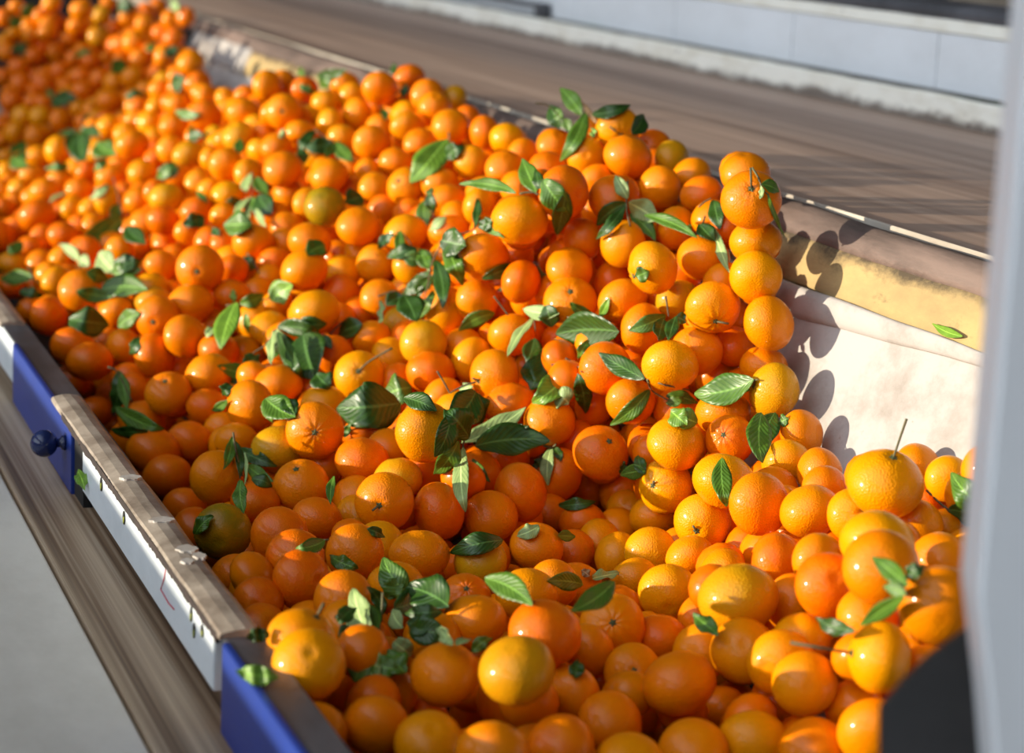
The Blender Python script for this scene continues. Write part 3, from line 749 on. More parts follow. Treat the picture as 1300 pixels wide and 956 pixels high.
0.705,4.153,0.852,0.0248,0.56,-0.12,-0.82,y
0.798,6.006,1.077,0.0272,-0.28,0.96,-0.04,r
0.901,2.679,0.820,0.0280,-0.58,0.62,0.52,o
0.883,3.954,0.966,0.0248,-0.81,0.55,-0.18,y
0.910,6.044,1.040,0.0293,0.21,-0.29,-0.93,o
0.512,3.576,0.772,0.0254,0.80,-0.20,-0.57,d
1.048,2.603,0.838,0.0280,0.57,0.57,0.59,d
1.040,2.931,0.989,0.0271,-0.61,0.67,-0.42,o
0.912,5.486,0.941,0.0291,0.21,0.14,0.97,r
0.957,5.538,0.965,0.0271,0.89,0.35,-0.28,r
1.094,2.969,1.046,0.0269,0.98,0.14,-0.13,o
0.592,3.760,0.826,0.0249,0.43,-0.02,-0.90,o
0.994,6.079,1.056,0.0291,0.04,-0.23,-0.97,o
0.943,6.102,0.984,0.0264,-0.11,0.97,-0.21,o
0.915,3.235,0.910,0.0261,0.35,0.67,-0.66,o
0.811,4.440,0.895,0.0248,-0.69,0.59,-0.42,o
0.676,3.942,0.850,0.0248,-0.55,0.69,-0.48,o
0.739,5.386,0.851,0.0287,-0.90,0.38,0.21,y
1.178,2.460,0.884,0.0280,-0.16,0.70,0.70,o
1.192,5.658,1.112,0.0269,0.87,0.47,-0.15,d
0.964,5.382,0.971,0.0269,0.87,0.46,-0.18,o
0.987,5.826,0.984,0.0291,0.03,0.21,0.98,d
1.038,2.409,0.716,0.0279,-0.47,0.50,-0.73,o
0.718,3.180,0.823,0.0264,-0.30,0.15,-0.94,y
0.902,3.064,0.857,0.0267,0.00,0.56,-0.83,d
1.098,2.612,0.924,0.0280,0.28,0.68,-0.68,d
0.992,4.320,1.038,0.0248,-0.58,0.45,-0.68,y
0.763,4.137,0.880,0.0248,0.87,0.21,0.45,r
1.062,5.274,1.042,0.0287,0.92,-0.37,-0.11,o
0.980,6.108,1.021,0.0277,-0.11,0.36,-0.93,o
0.889,6.114,0.974,0.0276,-0.06,0.34,-0.94,r
0.920,5.902,0.952,0.0260,0.34,0.92,-0.21,d
0.838,3.753,0.938,0.0248,0.00,0.59,0.81,y
0.562,3.018,0.695,0.0273,0.90,0.38,0.19,d
1.176,5.753,1.099,0.0265,-0.18,0.94,-0.30,o
0.941,5.701,0.958,0.0265,0.23,0.70,-0.68,r
1.228,2.609,1.057,0.0280,0.28,0.12,-0.95,o
0.783,3.371,0.885,0.0258,0.36,-0.06,-0.93,y
0.652,4.713,0.811,0.0248,0.75,0.56,-0.35,y
0.604,4.054,0.814,0.0248,-0.08,1.00,0.05,r
1.087,6.075,1.051,0.0270,0.28,0.51,-0.81,r
0.881,6.143,1.026,0.0268,0.87,0.47,-0.16,o
1.045,3.910,1.044,0.0248,-0.18,0.77,-0.61,y
1.010,3.519,1.000,0.0252,0.59,0.61,0.53,o
0.945,4.776,0.975,0.0248,0.87,-0.19,-0.45,y
0.997,2.957,0.927,0.0270,0.63,0.18,-0.76,o
1.141,5.930,1.075,0.0260,0.34,0.92,-0.21,o
1.123,6.068,1.082,0.0260,0.34,0.92,-0.21,o
1.060,6.092,1.084,0.0260,0.34,0.92,-0.21,g
0.809,6.147,0.913,0.0260,0.34,0.92,-0.21,d
0.886,4.479,0.944,0.0248,0.05,0.71,-0.70,y
1.188,2.482,0.997,0.0280,-0.54,0.67,0.51,o
0.824,3.171,0.850,0.0264,0.89,0.45,0.10,y
1.256,2.870,1.092,0.0273,-0.07,0.46,0.88,r
1.185,3.827,1.098,0.0248,0.75,0.44,0.50,d
0.970,3.915,1.019,0.0248,-0.21,0.35,-0.91,o
0.668,4.990,0.812,0.0248,-0.55,0.65,-0.53,y
0.665,4.238,0.829,0.0248,-0.36,0.89,0.29,r
0.850,4.298,0.925,0.0248,0.69,0.06,-0.72,r
1.013,4.251,1.049,0.0248,-0.05,0.48,0.87,o
0.818,6.145,0.980,0.0259,0.34,0.92,-0.21,o
0.913,6.146,0.995,0.0280,0.08,0.12,-0.99,r
1.161,3.760,1.075,0.0248,0.49,0.55,-0.67,o
1.089,4.243,1.078,0.0248,-0.29,0.26,-0.92,o
0.906,4.792,0.945,0.0248,-0.29,0.94,0.15,y
0.954,2.670,0.820,0.0280,0.26,0.64,-0.73,o
1.030,2.650,0.851,0.0280,-0.25,0.97,0.05,d
1.114,2.435,0.853,0.0280,0.43,0.43,-0.79,d
1.111,3.332,1.031,0.0256,0.14,0.57,-0.81,o
1.031,3.178,0.972,0.0261,0.03,0.45,-0.89,r
1.006,3.003,0.946,0.0268,0.60,0.06,-0.80,o
0.791,3.435,0.898,0.0255,-0.35,0.82,-0.45,r
0.779,4.071,0.890,0.0248,0.69,0.17,-0.71,r
0.876,5.326,0.916,0.0248,-0.63,0.46,-0.62,y
1.073,5.510,1.035,0.0248,0.85,0.17,-0.51,d
0.712,5.436,0.829,0.0248,0.45,0.17,-0.88,o
0.938,6.144,1.112,0.0271,0.16,0.50,-0.85,y
0.516,3.837,0.767,0.0248,0.17,0.37,-0.91,r
0.990,3.429,0.981,0.0254,-0.23,0.54,-0.81,d
1.023,3.230,0.975,0.0259,0.09,0.51,0.86,d
0.564,2.590,0.691,0.0278,0.42,0.59,-0.69,d
0.779,2.877,0.788,0.0278,0.79,-0.02,-0.61,d
1.069,2.666,0.880,0.0280,-0.19,0.97,0.15,d
0.688,5.169,0.819,0.0248,0.05,0.49,0.87,y
1.022,5.145,1.014,0.0248,0.39,0.64,-0.66,d
0.798,3.131,0.854,0.0264,-0.29,0.93,0.24,y
0.856,3.329,0.914,0.0258,0.75,0.66,0.06,o
0.934,3.807,0.998,0.0248,0.67,0.37,0.64,y
0.635,4.630,0.800,0.0248,-0.25,0.29,-0.92,o
1.040,5.796,1.009,0.0248,-0.25,0.71,0.65,d
0.937,4.969,0.957,0.0248,-0.35,0.94,-0.01,o
0.969,3.981,1.021,0.0248,0.40,0.65,0.64,y
0.877,5.079,0.916,0.0248,-0.41,0.83,-0.37,y
0.740,5.626,0.846,0.0248,-0.43,0.21,-0.88,r
0.846,6.209,1.021,0.0240,-0.32,0.85,0.42,y
0.991,4.494,1.027,0.0248,-0.41,0.83,-0.37,o
0.994,4.558,1.026,0.0248,-0.72,0.60,-0.34,o
0.814,3.244,0.872,0.0261,-0.63,0.77,-0.01,y
0.766,4.570,0.864,0.0248,-0.23,0.47,-0.85,o
0.914,4.037,0.984,0.0248,0.35,0.36,-0.87,y
0.840,5.631,0.898,0.0248,-0.38,0.29,-0.88,r
0.661,4.013,0.838,0.0248,0.86,0.50,0.12,r
0.854,6.200,1.094,0.0240,0.06,0.83,0.56,o
0.905,5.693,0.931,0.0248,-0.68,0.65,0.34,d
1.207,6.073,1.114,0.0246,-0.23,0.31,-0.93,r
0.985,4.945,0.994,0.0248,0.70,0.69,0.20,o
0.910,6.169,1.072,0.0240,0.82,0.47,0.33,o
0.629,3.788,0.834,0.0248,-0.60,0.75,-0.29,d
1.081,6.120,1.114,0.0240,0.25,0.34,-0.90,o
0.816,6.183,1.002,0.0240,0.89,0.43,0.16,y
0.982,5.066,0.985,0.0248,-0.19,0.24,-0.95,o
1.010,5.004,1.010,0.0248,-0.04,0.41,-0.91,g
0.765,4.673,0.861,0.0248,-0.20,0.33,-0.92,y
0.953,6.177,1.063,0.0240,-0.06,0.99,0.16,o""".split('\n'):
    p = l.split(','); FR.append((Vector((float(p[0]), float(p[1]), float(p[2]))), float(p[3]), Vector((float(p[4]), float(p[5]), float(p[6]))).normalized(), p[7]))
LABELS = """large blurred tangerine beside the black rubber flap and post
large orange tangerine behind the crossing green leaves near the post
large green-shouldered tangerine in the lower right
orange tangerine, nearest one below the olive-brown foreground one
orange tangerine, second to the lower left of the large one by the rubber flap
olive-brown large tangerine in the lower centre foreground
very large blurred tangerine in front of the stalked foreground one
yellow-orange tangerine, nearest to the lower left of the large one by the rubber flap
orange tangerine, second one below the big stalked foreground one
yellow-orange tangerine, second one below the forward-calyx lower one
yellow-orange tangerine, second one below the large green-shouldered one
orange tangerine, fourth to the lower right of the large green-shouldered one
orange tangerine, second to the lower left of the olive-brown foreground one
orange tangerine, fourth one below the large green-shouldered one
orange tangerine, second one below the olive-brown foreground one
orange tangerine, fifth one below the large green-shouldered one
very large blurred foreground tangerine with a stub stalk on top
yellow-orange tangerine, nearest one above the large one behind crossing leaves
wide tangerine with a long upright green stalk before the white liner
large red-orange glossy tangerine in the lower centre
orange tangerine, second to the lower right of the forward-calyx lower one
yellow-orange tangerine, second to the lower right of the large green-shouldered one
yellow-orange tangerine, nearest to the lower left of the olive-brown foreground one
orange tangerine, third to the lower right of the forward-calyx lower one
orange tangerine, third one below the big stalked foreground one
orange tangerine, second one below the large one by the rubber flap
deep orange tangerine, nearest to the left of the large one behind crossing leaves
orange tangerine, nearest to the left of the olive-brown foreground one
yellow-orange tangerine, third to the lower right of the large green-shouldered one
tangerine with a dark green calyx facing forward in the lower middle
yellow-orange tangerine, nearest one below the large green-shouldered one
orange tangerine, second to the lower right of the big stalked foreground one
deep orange tangerine, nearest to the lower right of the olive-brown foreground one
large tangerine with a scratched scar line, right of centre
deep orange tangerine, nearest to the lower left of the big stalked foreground one
orange tangerine, nearest one below the forward-calyx lower one
orange tangerine, nearest to the upper left of the blurred foreground leaf bunch
large yellow-orange tangerine right of the largest dark leaf
yellow tangerine with a brown circular blemish, lower right
deep orange tangerine, second to the right of the dark green one by the rail
yellow-orange tangerine, nearest one below the large one by the rubber flap
orange tangerine, nearest to the lower left of the stalked lower-middle leaf
deep orange tangerine, nearest one above the big stalked foreground one
orange tangerine, nearest one above the blurred foreground leaf bunch
yellow-orange tangerine, nearest to the upper left of the scar-lined one
deep orange tangerine, nearest to the right of the dark green one by the rail
dark green tangerine next to the lower part of the rail cap
yellow-orange tangerine, nearest to the right of the stalked lower-middle leaf
bumpy tangerine with a brown cross-shaped stub on its face
deep orange tangerine, nearest to the upper right of the large green-shouldered one
yellow-orange tangerine, nearest to the lower right of the large green-shouldered one
yellow-orange tangerine, nearest to the right of the scar-lined one
stalked front tangerine of the twin pair beside the belt edge
big yellow tangerine with a rippled highlight, right of centre
yellow-orange tangerine, second one above the grey-white post
deep orange tangerine, nearest to the right of the fanned pale leaf cluster
yellow-orange tangerine, nearest to the upper right of the blurred foreground leaf bunch
orange tangerine, nearest to the left of the dark pointed leaf
deep orange tall tangerine shaded below the fanned leaf cluster
tangerine with a small green leaf stuck on its face
lime-tinged bumpy tangerine with a stalk, beside the white liner
rough tangerine with a brown sunken navel left of the largest dark leaf
orange tangerine, nearest to the lower left of the spidery sprig
large yellow-orange tangerine above the bare twig, right of centre
yellow-orange tangerine showing its small calyx button at the bottom
deep orange tangerine, nearest to the upper left of the dark pointed leaf
big smooth yellow-orange tangerine with folded leaves above it
yellow-orange tangerine, nearest to the right of the blurred foreground leaf bunch
yellow-orange tangerine, nearest to the upper left of the round-blemish one
orange tangerine, nearest to the lower right of the scar-lined one
deep orange tangerine, nearest one below the round-blemish one
orange tangerine, nearest to the upper right of the dark pointed leaf
deep orange tangerine, nearest to the lower right of the central leaf tangle
tall oval tangerine standing on end beside the white liner
large deep orange tangerine with a twisted leaf on its face
glossy yellow-orange tangerine second below the stalked twin, beside the foam
olive-tinged tangerine, nearest to the lower right of the dark pointed leaf
orange tangerine, nearest to the upper right of the stalked lower-middle leaf
yellow-orange tangerine, nearest to the left of the grey-white post
yellow-orange tangerine, nearest to the lower right of the puckered calyx one
bumpy tangerine with a forked brown twig at its calyx
green-yellow rough tangerine beside the spidery sprig
yellow-orange tangerine, nearest to the upper left of the grey-white post
orange tangerine, nearest to the upper right of the fanned pale leaf cluster
tall glossy tangerine left of the cupped leaves, below the dusty bunch
orange tangerine, nearest to the upper right of the large one above the bare twig
yellow tangerine with a tiny green calyx and puckered skin, lower right
flattened tangerine with a small grey calyx, in the lower left
deep orange tangerine, nearest to the upper left of the cross-stub one
yellow-orange tangerine, nearest one below the cross-stub one
large tangerine with a pointed shape above the round bright centre one
deep orange tangerine, nearest to the right of the rippled yellow one
yellow-orange tangerine, nearest one below the lime-tinged one by the liner
orange tangerine, nearest to the lower left of the lime-tinged one by the liner
reddish bumpy tangerine behind the star of leaves
orange tangerine, nearest to the left of the wide long-stalked one
yellow-orange tangerine, second one above the forward-calyx lower one
deep orange tangerine, nearest one below the half-lit one near the rail
orange tangerine, nearest to the lower left of the large one above the bare twig
orange tangerine, nearest to the upper right of the central leaf tangle
deep orange tangerine, nearest to the left of the stalked lower-middle leaf
deep orange tangerine, nearest to the upper right of the tall shaded one below the fan
orange tangerine, nearest one above the one with calyx at its bottom
orange tangerine, nearest to the upper left of the large one above the bare twig
olive-green lime-tinted tangerine left of the central tangle
orange tangerine, nearest to the lower left of the one with a stuck green leaf
tangerine directly beneath the stalked twin at the belt edge
deep orange tangerine, nearest to the lower right of the forked-twig one
deep orange tangerine, second to the left of the spidery sprig
yellow-orange tangerine, nearest one above the dusty leaf bunch
deep orange tangerine, nearest to the upper right of the lower end of the rail cap
yellow-orange tangerine, nearest to the right of the wide long-stalked one
knobbly tangerine with a puckered white navel on the left
yellow-orange tangerine, nearest one below the star of six leaves
rear tangerine of the twin pair, seen directly against the brown belt
half-lit tangerine with a small round calyx on top, behind the rail cap
smooth deep orange tangerine directly in front of the olive-green one left of centre
tangerine with a long bare stick standing across it
bumpy tangerine right in front of the topmost peak one
orange tangerine, nearest one above the large red-orange lower one
orange tangerine, nearest to the lower right of the big smooth yellow-orange one
tangerine partly wrapped by a pale leaf at the centre tangle
yellow-orange tangerine, nearest to the lower right of the dark many-leaved sprig
orange tangerine, nearest to the upper left of the lime-tinged one by the liner
topmost tangerine of the peak with stalk and curled leaf
yellow-orange tangerine, nearest to the lower left of the puckered calyx one
orange tangerine, nearest to the upper right of the tall glossy left one
orange tangerine, nearest to the lower right of the lime-tinged one by the liner
deep orange tangerine, nearest to the left of the spidery sprig
orange tangerine, nearest to the upper right of the half-lit one near the rail
half-hidden orange tangerine, nearest to the lower right of the forward-calyx lower one
orange tangerine, nearest to the left of the wide glossy leaves
yellow-orange tangerine, nearest to the upper left of the forked-twig one
yellow-orange tangerine, nearest one above the forward-calyx lower one
deep orange tangerine, second to the left of the cross-stub one
orange tangerine, second one below the green-crowned upper one
round bright tangerine with a white highlight at the centre of the heap
orange tangerine, nearest to the upper right of the star of six leaves
half-hidden deep orange tangerine, nearest to the right of the lower end of the rail cap
deep orange tangerine, nearest one above the blue hatch
deep orange tangerine, nearest to the lower left of the half-lit one near the rail
yellow-orange tangerine, nearest one above the brown-navel one
smooth upright tangerine just right of the star-calyx one on the left
olive-tinged tangerine, nearest to the upper right of the cross-stub one
deep orange tangerine, nearest to the upper right of the dark green one by the rail
yellow-orange tangerine, nearest to the upper right of the one right of the largest leaf
tangerine with a star calyx facing forward at the left
half-hidden yellow-orange tangerine, second to the lower left of the large green-shouldered one
deep orange tangerine, second to the lower right of the tall shaded one below the fan
orange tangerine, nearest to the upper right of the one with a stuck green leaf
deep orange tangerine, second to the upper right of the blue hatch
orange tangerine, nearest to the upper left of the dusty leaf bunch
deep orange tangerine, nearest one below the star-calyx one
orange tangerine, nearest to the lower right of the green-crowned upper one
half-hidden yellow-orange tangerine, nearest to the upper left of the large green-shouldered one
greenish tangerine with a yellow-green crown in the upper middle
deep orange tangerine, nearest to the left of the stalked twin at the belt edge
orange tangerine, nearest one below the puckered-navel one
half-hidden orange tangerine, nearest to the right of the olive-brown foreground one
orange tangerine, nearest one below the green-crowned upper one
yellow-orange tangerine, nearest one above the tall glossy left one
deep orange tangerine, nearest to the lower right of the large twisted-leaf one
yellow-orange tangerine, second to the upper left of the dark many-leaved sprig
orange tangerine, nearest one above the big smooth yellow-orange one
orange tangerine, nearest to the left of the dark many-leaved sprig
yellow-orange tangerine, second to the left of the dark many-leaved sprig
orange tangerine, nearest one above the one with the long bare stick
deep orange tangerine, nearest to the upper left of the one with the long bare stick
yellow-orange tangerine, nearest to the upper left of the dark many-leaved sprig
orange tangerine, nearest to the upper right of the hanging pale leaf bunch
orange tangerine, nearest to the lower left of the big bright green leaf
deep orange tangerine, nearest to the upper right of the dusty leaf bunch
orange tangerine, nearest one above the dark many-leaved sprig
orange tangerine, nearest one above the spidery sprig
yellow-orange tangerine, nearest to the left of the bumpy one under the topmost
half-hidden orange tangerine, nearest to the lower right of the big stalked foreground one
orange tangerine, nearest one below the hanging pale leaf bunch
orange tangerine, nearest to the upper right of the big bright green leaf
deep orange tangerine, second one above the blue hatch
orange tangerine, nearest one above the green-crowned upper one
half-hidden yellow-orange tangerine, nearest to the left of the round-blemish one
deep orange tangerine, nearest to the right of the half-lit one near the rail
orange tangerine, nearest one above the large twisted-leaf one
half-hidden yellow-orange tangerine, nearest to the upper right of the round-blemish one
orange tangerine, nearest to the lower left of the star-calyx one
orange tangerine, nearest one below the wide glossy leaves
deep orange tangerine, nearest to the upper right of the blue hatch
yellow-orange tangerine, nearest to the left of the big smooth yellow-orange one
orange tangerine, nearest to the upper right of the green-crowned upper one
half-hidden orange tangerine, nearest to the upper right of the wide long-stalked one
half-hidden deep orange tangerine, nearest to the left of the puckered calyx one
orange tangerine, nearest to the upper left of the hanging pale leaf bunch
deep orange tangerine, nearest one above the bright jagged leaves
orange tangerine, fourth one above the hanging pale leaf bunch
half-hidden deep orange tangerine, nearest one below the dark green one by the rail
orange tangerine, fourth to the upper left of the big bright green leaf
half-hidden orange tangerine, nearest one above the large one by the rubber flap
deep orange tangerine, nearest to the upper left of the dark green one by the rail
yellow-orange tangerine, nearest to the right of the big bright green leaf
orange tangerine, second one above the big bright green leaf
yellow-orange tangerine, nearest to the right of the wide glossy leaves
deep orange tangerine, nearest to the lower left of the bright jagged leaves
yellow-orange tangerine, third to the upper left of the large twisted-leaf one
orange tangerine, nearest to the left of the puckered-navel one
yellow-orange tangerine, second one above the dusty leaf bunch
deep orange tangerine, second to the left of the long slanting leaves
deep orange tangerine, nearest to the lower left of the tall oval one by the liner
yellow-orange tangerine, nearest to the left of the green-crowned upper one
deep orange tangerine, second to the right of the green-crowned upper one
orange tangerine, nearest to the upper left of the big bright green leaf
half-hidden yellow-orange tangerine, nearest one above the grey-white post
deep orange tangerine, fourth to the upper left of the hanging pale leaf bunch
olive-tinged tangerine, nearest one above the star-calyx one
half-hidden orange tangerine, nearest one below the grey-white post
half-hidden olive-tinged tangerine, nearest to the left of the one with calyx at its bottom
deep orange tangerine, nearest to the right of the blue hatch
yellow-orange tangerine, nearest to the lower right of the bright jagged leaves
half-hidden orange tangerine, nearest to the upper right of the scar-lined one
orange tangerine, nearest to the upper left of the big smooth yellow-orange one
half-hidden yellow-orange tangerine, second to the lower left of the puckered calyx one
orange tangerine, second to the lower right of the big bright green leaf
orange tangerine, nearest to the lower left of the green-crowned upper one
yellow-orange tangerine, second to the upper left of the big bright green leaf
orange tangerine, fifth one above the long slanting leaves
half-hidden orange tangerine, second to the left of the stalked twin at the belt edge
yellow-orange tangerine, nearest to the lower left of the long slanting leaves
orange tangerine, nearest one above the big bright green leaf
olive-tinged tangerine, second to the upper left of the puckered-navel one
half-hidden deep orange tangerine, nearest to the left of the rippled yellow one
half-hidden orange tangerine, nearest to the upper left of the central leaf tangle
half-hidden orange tangerine, nearest one below the blurred foreground leaf bunch
half-hidden deep orange tangerine, nearest to the upper left of the forward-calyx lower one
half-hidden orange tangerine, nearest to the lower left of the forward-calyx lower one
half-hidden orange tangerine, second to the left of the wide long-stalked one
half-hidden deep orange tangerine, nearest to the lower right of the wide long-stalked one
orange tangerine, nearest to the lower right of the hanging pale leaf bunch
half-hidden yellow-orange tangerine, nearest to the lower left of the wide long-stalked one
orange tangerine, nearest to the left of the big bright green leaf
olive-tinged tangerine, second one above the hanging pale leaf bunch
deep orange tangerine, fifth to the left of the long slanting leaves
half-hidden yellow-orange tangerine, nearest to the left of the olive-green one left of centre
orange tangerine, fifth one above the hanging pale leaf bunch
orange tangerine, third one above the hanging pale leaf bunch
yellow-orange tangerine, nearest to the left of the hanging pale leaf bunch
deep orange tangerine, nearest to the upper right of the bright jagged leaves
olive-tinged tangerine, second to the upper left of the hanging pale leaf bunch
yellow-orange tangerine, third to the upper left of the big bright green leaf
half-hidden orange tangerine, nearest to the left of the cross-stub one
deep orange tangerine, nearest one above the puckered-navel one
orange tangerine, nearest to the lower right of the big bright green leaf
yellow-orange tangerine, nearest one above the long slanting leaves
orange tangerine, nearest to the right of the green-crowned upper one
orange tangerine, nearest to the upper left of the long slanting leaves
deep orange tangerine, third to the upper right of the big bright green leaf
deep orange tangerine, second to the upper right of the big bright green leaf
orange tangerine, third to the upper right of the long slanting leaves
yellow-orange tangerine, nearest one above the hanging pale leaf bunch
orange tangerine, nearest to the right of the hanging pale leaf bunch
deep orange tangerine, third to the left of the long slanting leaves
half-hidden olive-tinged tangerine, nearest to the right of the bumpy one under the topmost
deep orange tangerine, nearest to the left of the long slanting leaves
half-hidden deep orange tangerine, second to the upper right of the stalked lower-middle leaf
half-hidden deep orange tangerine, nearest to the lower right of the fanned pale leaf cluster
half-hidden deep orange tangerine, nearest to the lower right of the blue hatch
yellow-orange tangerine, third to the upper left of the hanging pale leaf bunch
half-hidden yellow-orange tangerine, nearest to the upper right of the large one behind crossing leaves
deep orange tangerine, nearest to the upper left of the puckered-navel one
orange tangerine, third one above the long slanting leaves
half-hidden orange tangerine, nearest one below the large one behind crossing leaves
yellow-orange tangerine, second to the left of the hanging pale leaf bunch
orange tangerine, fifth to the upper left of the hanging pale leaf bunch
half-hidden deep orange tangerine, second to the lower left of the star-calyx one
yellow-orange tangerine, nearest to the upper right of the long slanting leaves
yellow-orange tangerine, third one above the green-crowned upper one
yellow-orange tangerine, third to the upper left of the long slanting leaves
half-hidden orange tangerine, nearest to the right of the large green-shouldered one
half-hidden olive-tinged tangerine, nearest to the upper left of the olive-green one left of centre
orange tangerine, second to the upper right of the hanging pale leaf bunch
half-hidden yellow-orange tangerine, nearest to the lower left of the cross-stub one
half-hidden yellow-orange tangerine, second to the lower right of the green-crowned upper one
yellow-orange tangerine, second one above the green-crowned upper one
yellow-orange tangerine, fifth one above the green-crowned upper one
yellow-orange tangerine, fourth to the left of the long slanting leaves
orange tangerine, seventh to the upper left of the hanging pale leaf bunch
half-hidden deep orange tangerine, nearest to the left of the half-lit one near the rail
half-hidden orange tangerine, nearest to the right of the olive-green one left of centre
half-hidden orange tangerine, second to the upper left of the large twisted-leaf one
deep orange tangerine, third one above the big bright green leaf
orange tangerine, fifth to the upper left of the big bright green leaf
half-hidden deep orange tangerine, nearest to the upper left of the large twisted-leaf one
deep orange tangerine, sixth one above the green-crowned upper one
yellow-orange tangerine, fourth one above the long slanting leaves
half-hidden yellow-orange tangerine, second to the upper right of the dusty leaf bunch
yellow-orange tangerine, second to the upper left of the long slanting leaves
orange tangerine, second one above the long slanting leaves
deep orange tangerine, nearest to the lower right of the dark green one by the rail
half-hidden orange tangerine, nearest to the lower left of the large green-shouldered one
half-hidden deep orange tangerine, nearest to the right of the tall shaded one below the fan
deep orange tangerine, nearest to the lower right of the tall shaded one below the fan
half-hidden deep orange tangerine, nearest to the lower left of the fanned pale leaf cluster""".split('\n')
TONE = {'o': (.80, .205, .0), 'y': (.80, .275, .0), 'r': (.77, .140, .0), 'd': (.76, .135, .0), 'g': (.58, .27, .003), 'G': (.28, .20, .004)}  # d: deeper tone for fruit dark from shade; y: partly a sunlit tint
def fruit_mat(name, attr):
    m, nt, b = new_mat(name)
    if attr: src = N(nt, 'ShaderNodeAttribute', attribute_name='tone').outputs['Color']
    else: src = N(nt, 'ShaderNodeObjectInfo').outputs['Color']
    v = coords(nt)
    if attr:
        g = N(nt, 'ShaderNodeNewGeometry'); v = g.outputs['Position']; k = 1 / .031
    else: k = 1
    c = mixc(nt, ramp(nt, nz(nt, v, 1.6 * k, 4, .6), [(.35, (0, 0, 0)), (.75, (1, 1, 1))]), src, mixc(nt, .4, src, (.82, .27, .0)))
    nt.links.new(c, b.inputs['Base Color'])
    b.inputs['Roughness'].default_value = .36
    b.inputs['Specular IOR Level'].default_value = .12
    b.inputs['Coat Weight'].default_value = .42; b.inputs['Coat Roughness'].default_value = .13; b.inputs['Coat IOR'].default_value = 1.42
    vo = N(nt, 'ShaderNodeTexVoronoi'); vo.inputs['Scale'].default_value = 17 * k; nt.links.new(v, vo.inputs['Vector'])
    n2 = nz(nt, v, 5 * k, 3, .5)
    ad = N(nt, 'ShaderNodeMath', operation='MULTIPLY_ADD'); nt.links.new(n2, ad.inputs[0]); ad.inputs[1].default_value = .9; nt.links.new(vo.outputs['Distance'], ad.inputs[2])
    bump(nt, b, ad.outputs[0], .16, (.022 if not attr else .0007))
    return m
M_FR = fruit_mat('tangerine_peel', False); M_FRJ = fruit_mat('tangerine_peel_heap', True)
def fruit_mesh(seed, seg=36, rings=22, navel=0.0, lobes=.012):
    rr = random.Random(seed); vv = []; ff = []
    ph = rr.uniform(0, 6.28)
    for i in range(rings + 1):
        th = math.pi * i / rings
        for s in range(seg):
            t = 2 * math.pi * s / seg
            x, y, zc = math.sin(th) * math.cos(t), math.sin(th) * math.sin(t), math.cos(th)
            q = 1 + .022 * noise.noise(Vector((x * 1.3 + seed * 7, y * 1.3, zc * 1.3))) + .006 * noise.noise(Vector((x * 4 + seed * 3, y * 4, zc * 4)))
            q *= 1 + lobes * math.cos(10 * t + ph) * max(0, abs(zc) - .45) ** 1.2 * (1 if zc > 0 else .3)
            zz = zc * .84
            top = math.exp(-(math.sin(th) / .16) ** 2)
            neck = math.exp(-((math.sin(th) - .30) / .20) ** 2)
            if zc > 0: zz += neck * .03 - top * .055
            else: zz += top * .03 - navel * (.06 * neck - .09 * top)
            vv.append((x * q, y * q, zz * q))
            if i in (0, rings): break
    def idx(i, s):
        if i == 0: return 0
        if i == rings: return 1 + (rings - 1) * seg
        return 1 + (i - 1) * seg + s % seg
    for i in range(rings):
        for s in range(seg):
            if i == 0: ff.append((0, idx(1, s), idx(1, s + 1)))
            elif i == rings - 1: ff.append((idx(i, s), idx(rings, 0), idx(i, s + 1)))
            else: ff.append((idx(i, s), idx(i + 1, s), idx(i + 1, s + 1), idx(i, s + 1)))
    return from_pydata('tangerine', vv, ff, True)
MESH = [fruit_mesh(k, navel=(.35 if k in (2, 6) else 0)) for k in range(8)]
for me in MESH: me.materials.append(M_FR)
KNOB = fruit_mesh(20, navel=.9, lobes=.05); KNOB.materials.append(M_FR)
rng = random.Random(11)
def tone(t):
    c = TONE[t]; j = rng.uniform(-.14, .14); return (min(.97, c[0] * (1 + j * .2)), c[1] * (1 + j), c[2], 1)
M_CALYX = surface('calyx_green', (.10, .13, .035), (.05, .06, .02), ns=60, rough=.7)
M_TWIG = surface('green_brown_twig', (.17, .17, .07), (.09, .07, .035), ns=40, rough=.75)
def calyx_mesh():
    vv = [(0, 0, .05)]; ff = []; n = 20
    for s in range(n):
        t = 2 * math.pi * s / n; r = .13 if s % 4 == 0 else (.075 if s % 4 == 2 else .10)
        vv.append((r * math.cos(t), r * math.sin(t), -.002 + (.035 if s % 4 == 0 else .02)))
    for s in range(n): t = 2 * math.pi * s / n; vv.append((.05 * math.cos(t), .05 * math.sin(t), -.05))
    for s in range(n):
        k = (s + 1) % n; ff.append((0, 1 + s, 1 + k)); ff.append((1 + s, 1 + n + s, 1 + n + k, 1 + k))
    ff.append(tuple(1 + n + s for s in range(n))[::-1])
    return from_pydata('calyx', vv, ff)
CAL = calyx_mesh(); CAL.materials.append(M_CALYX)
STEMS = {}
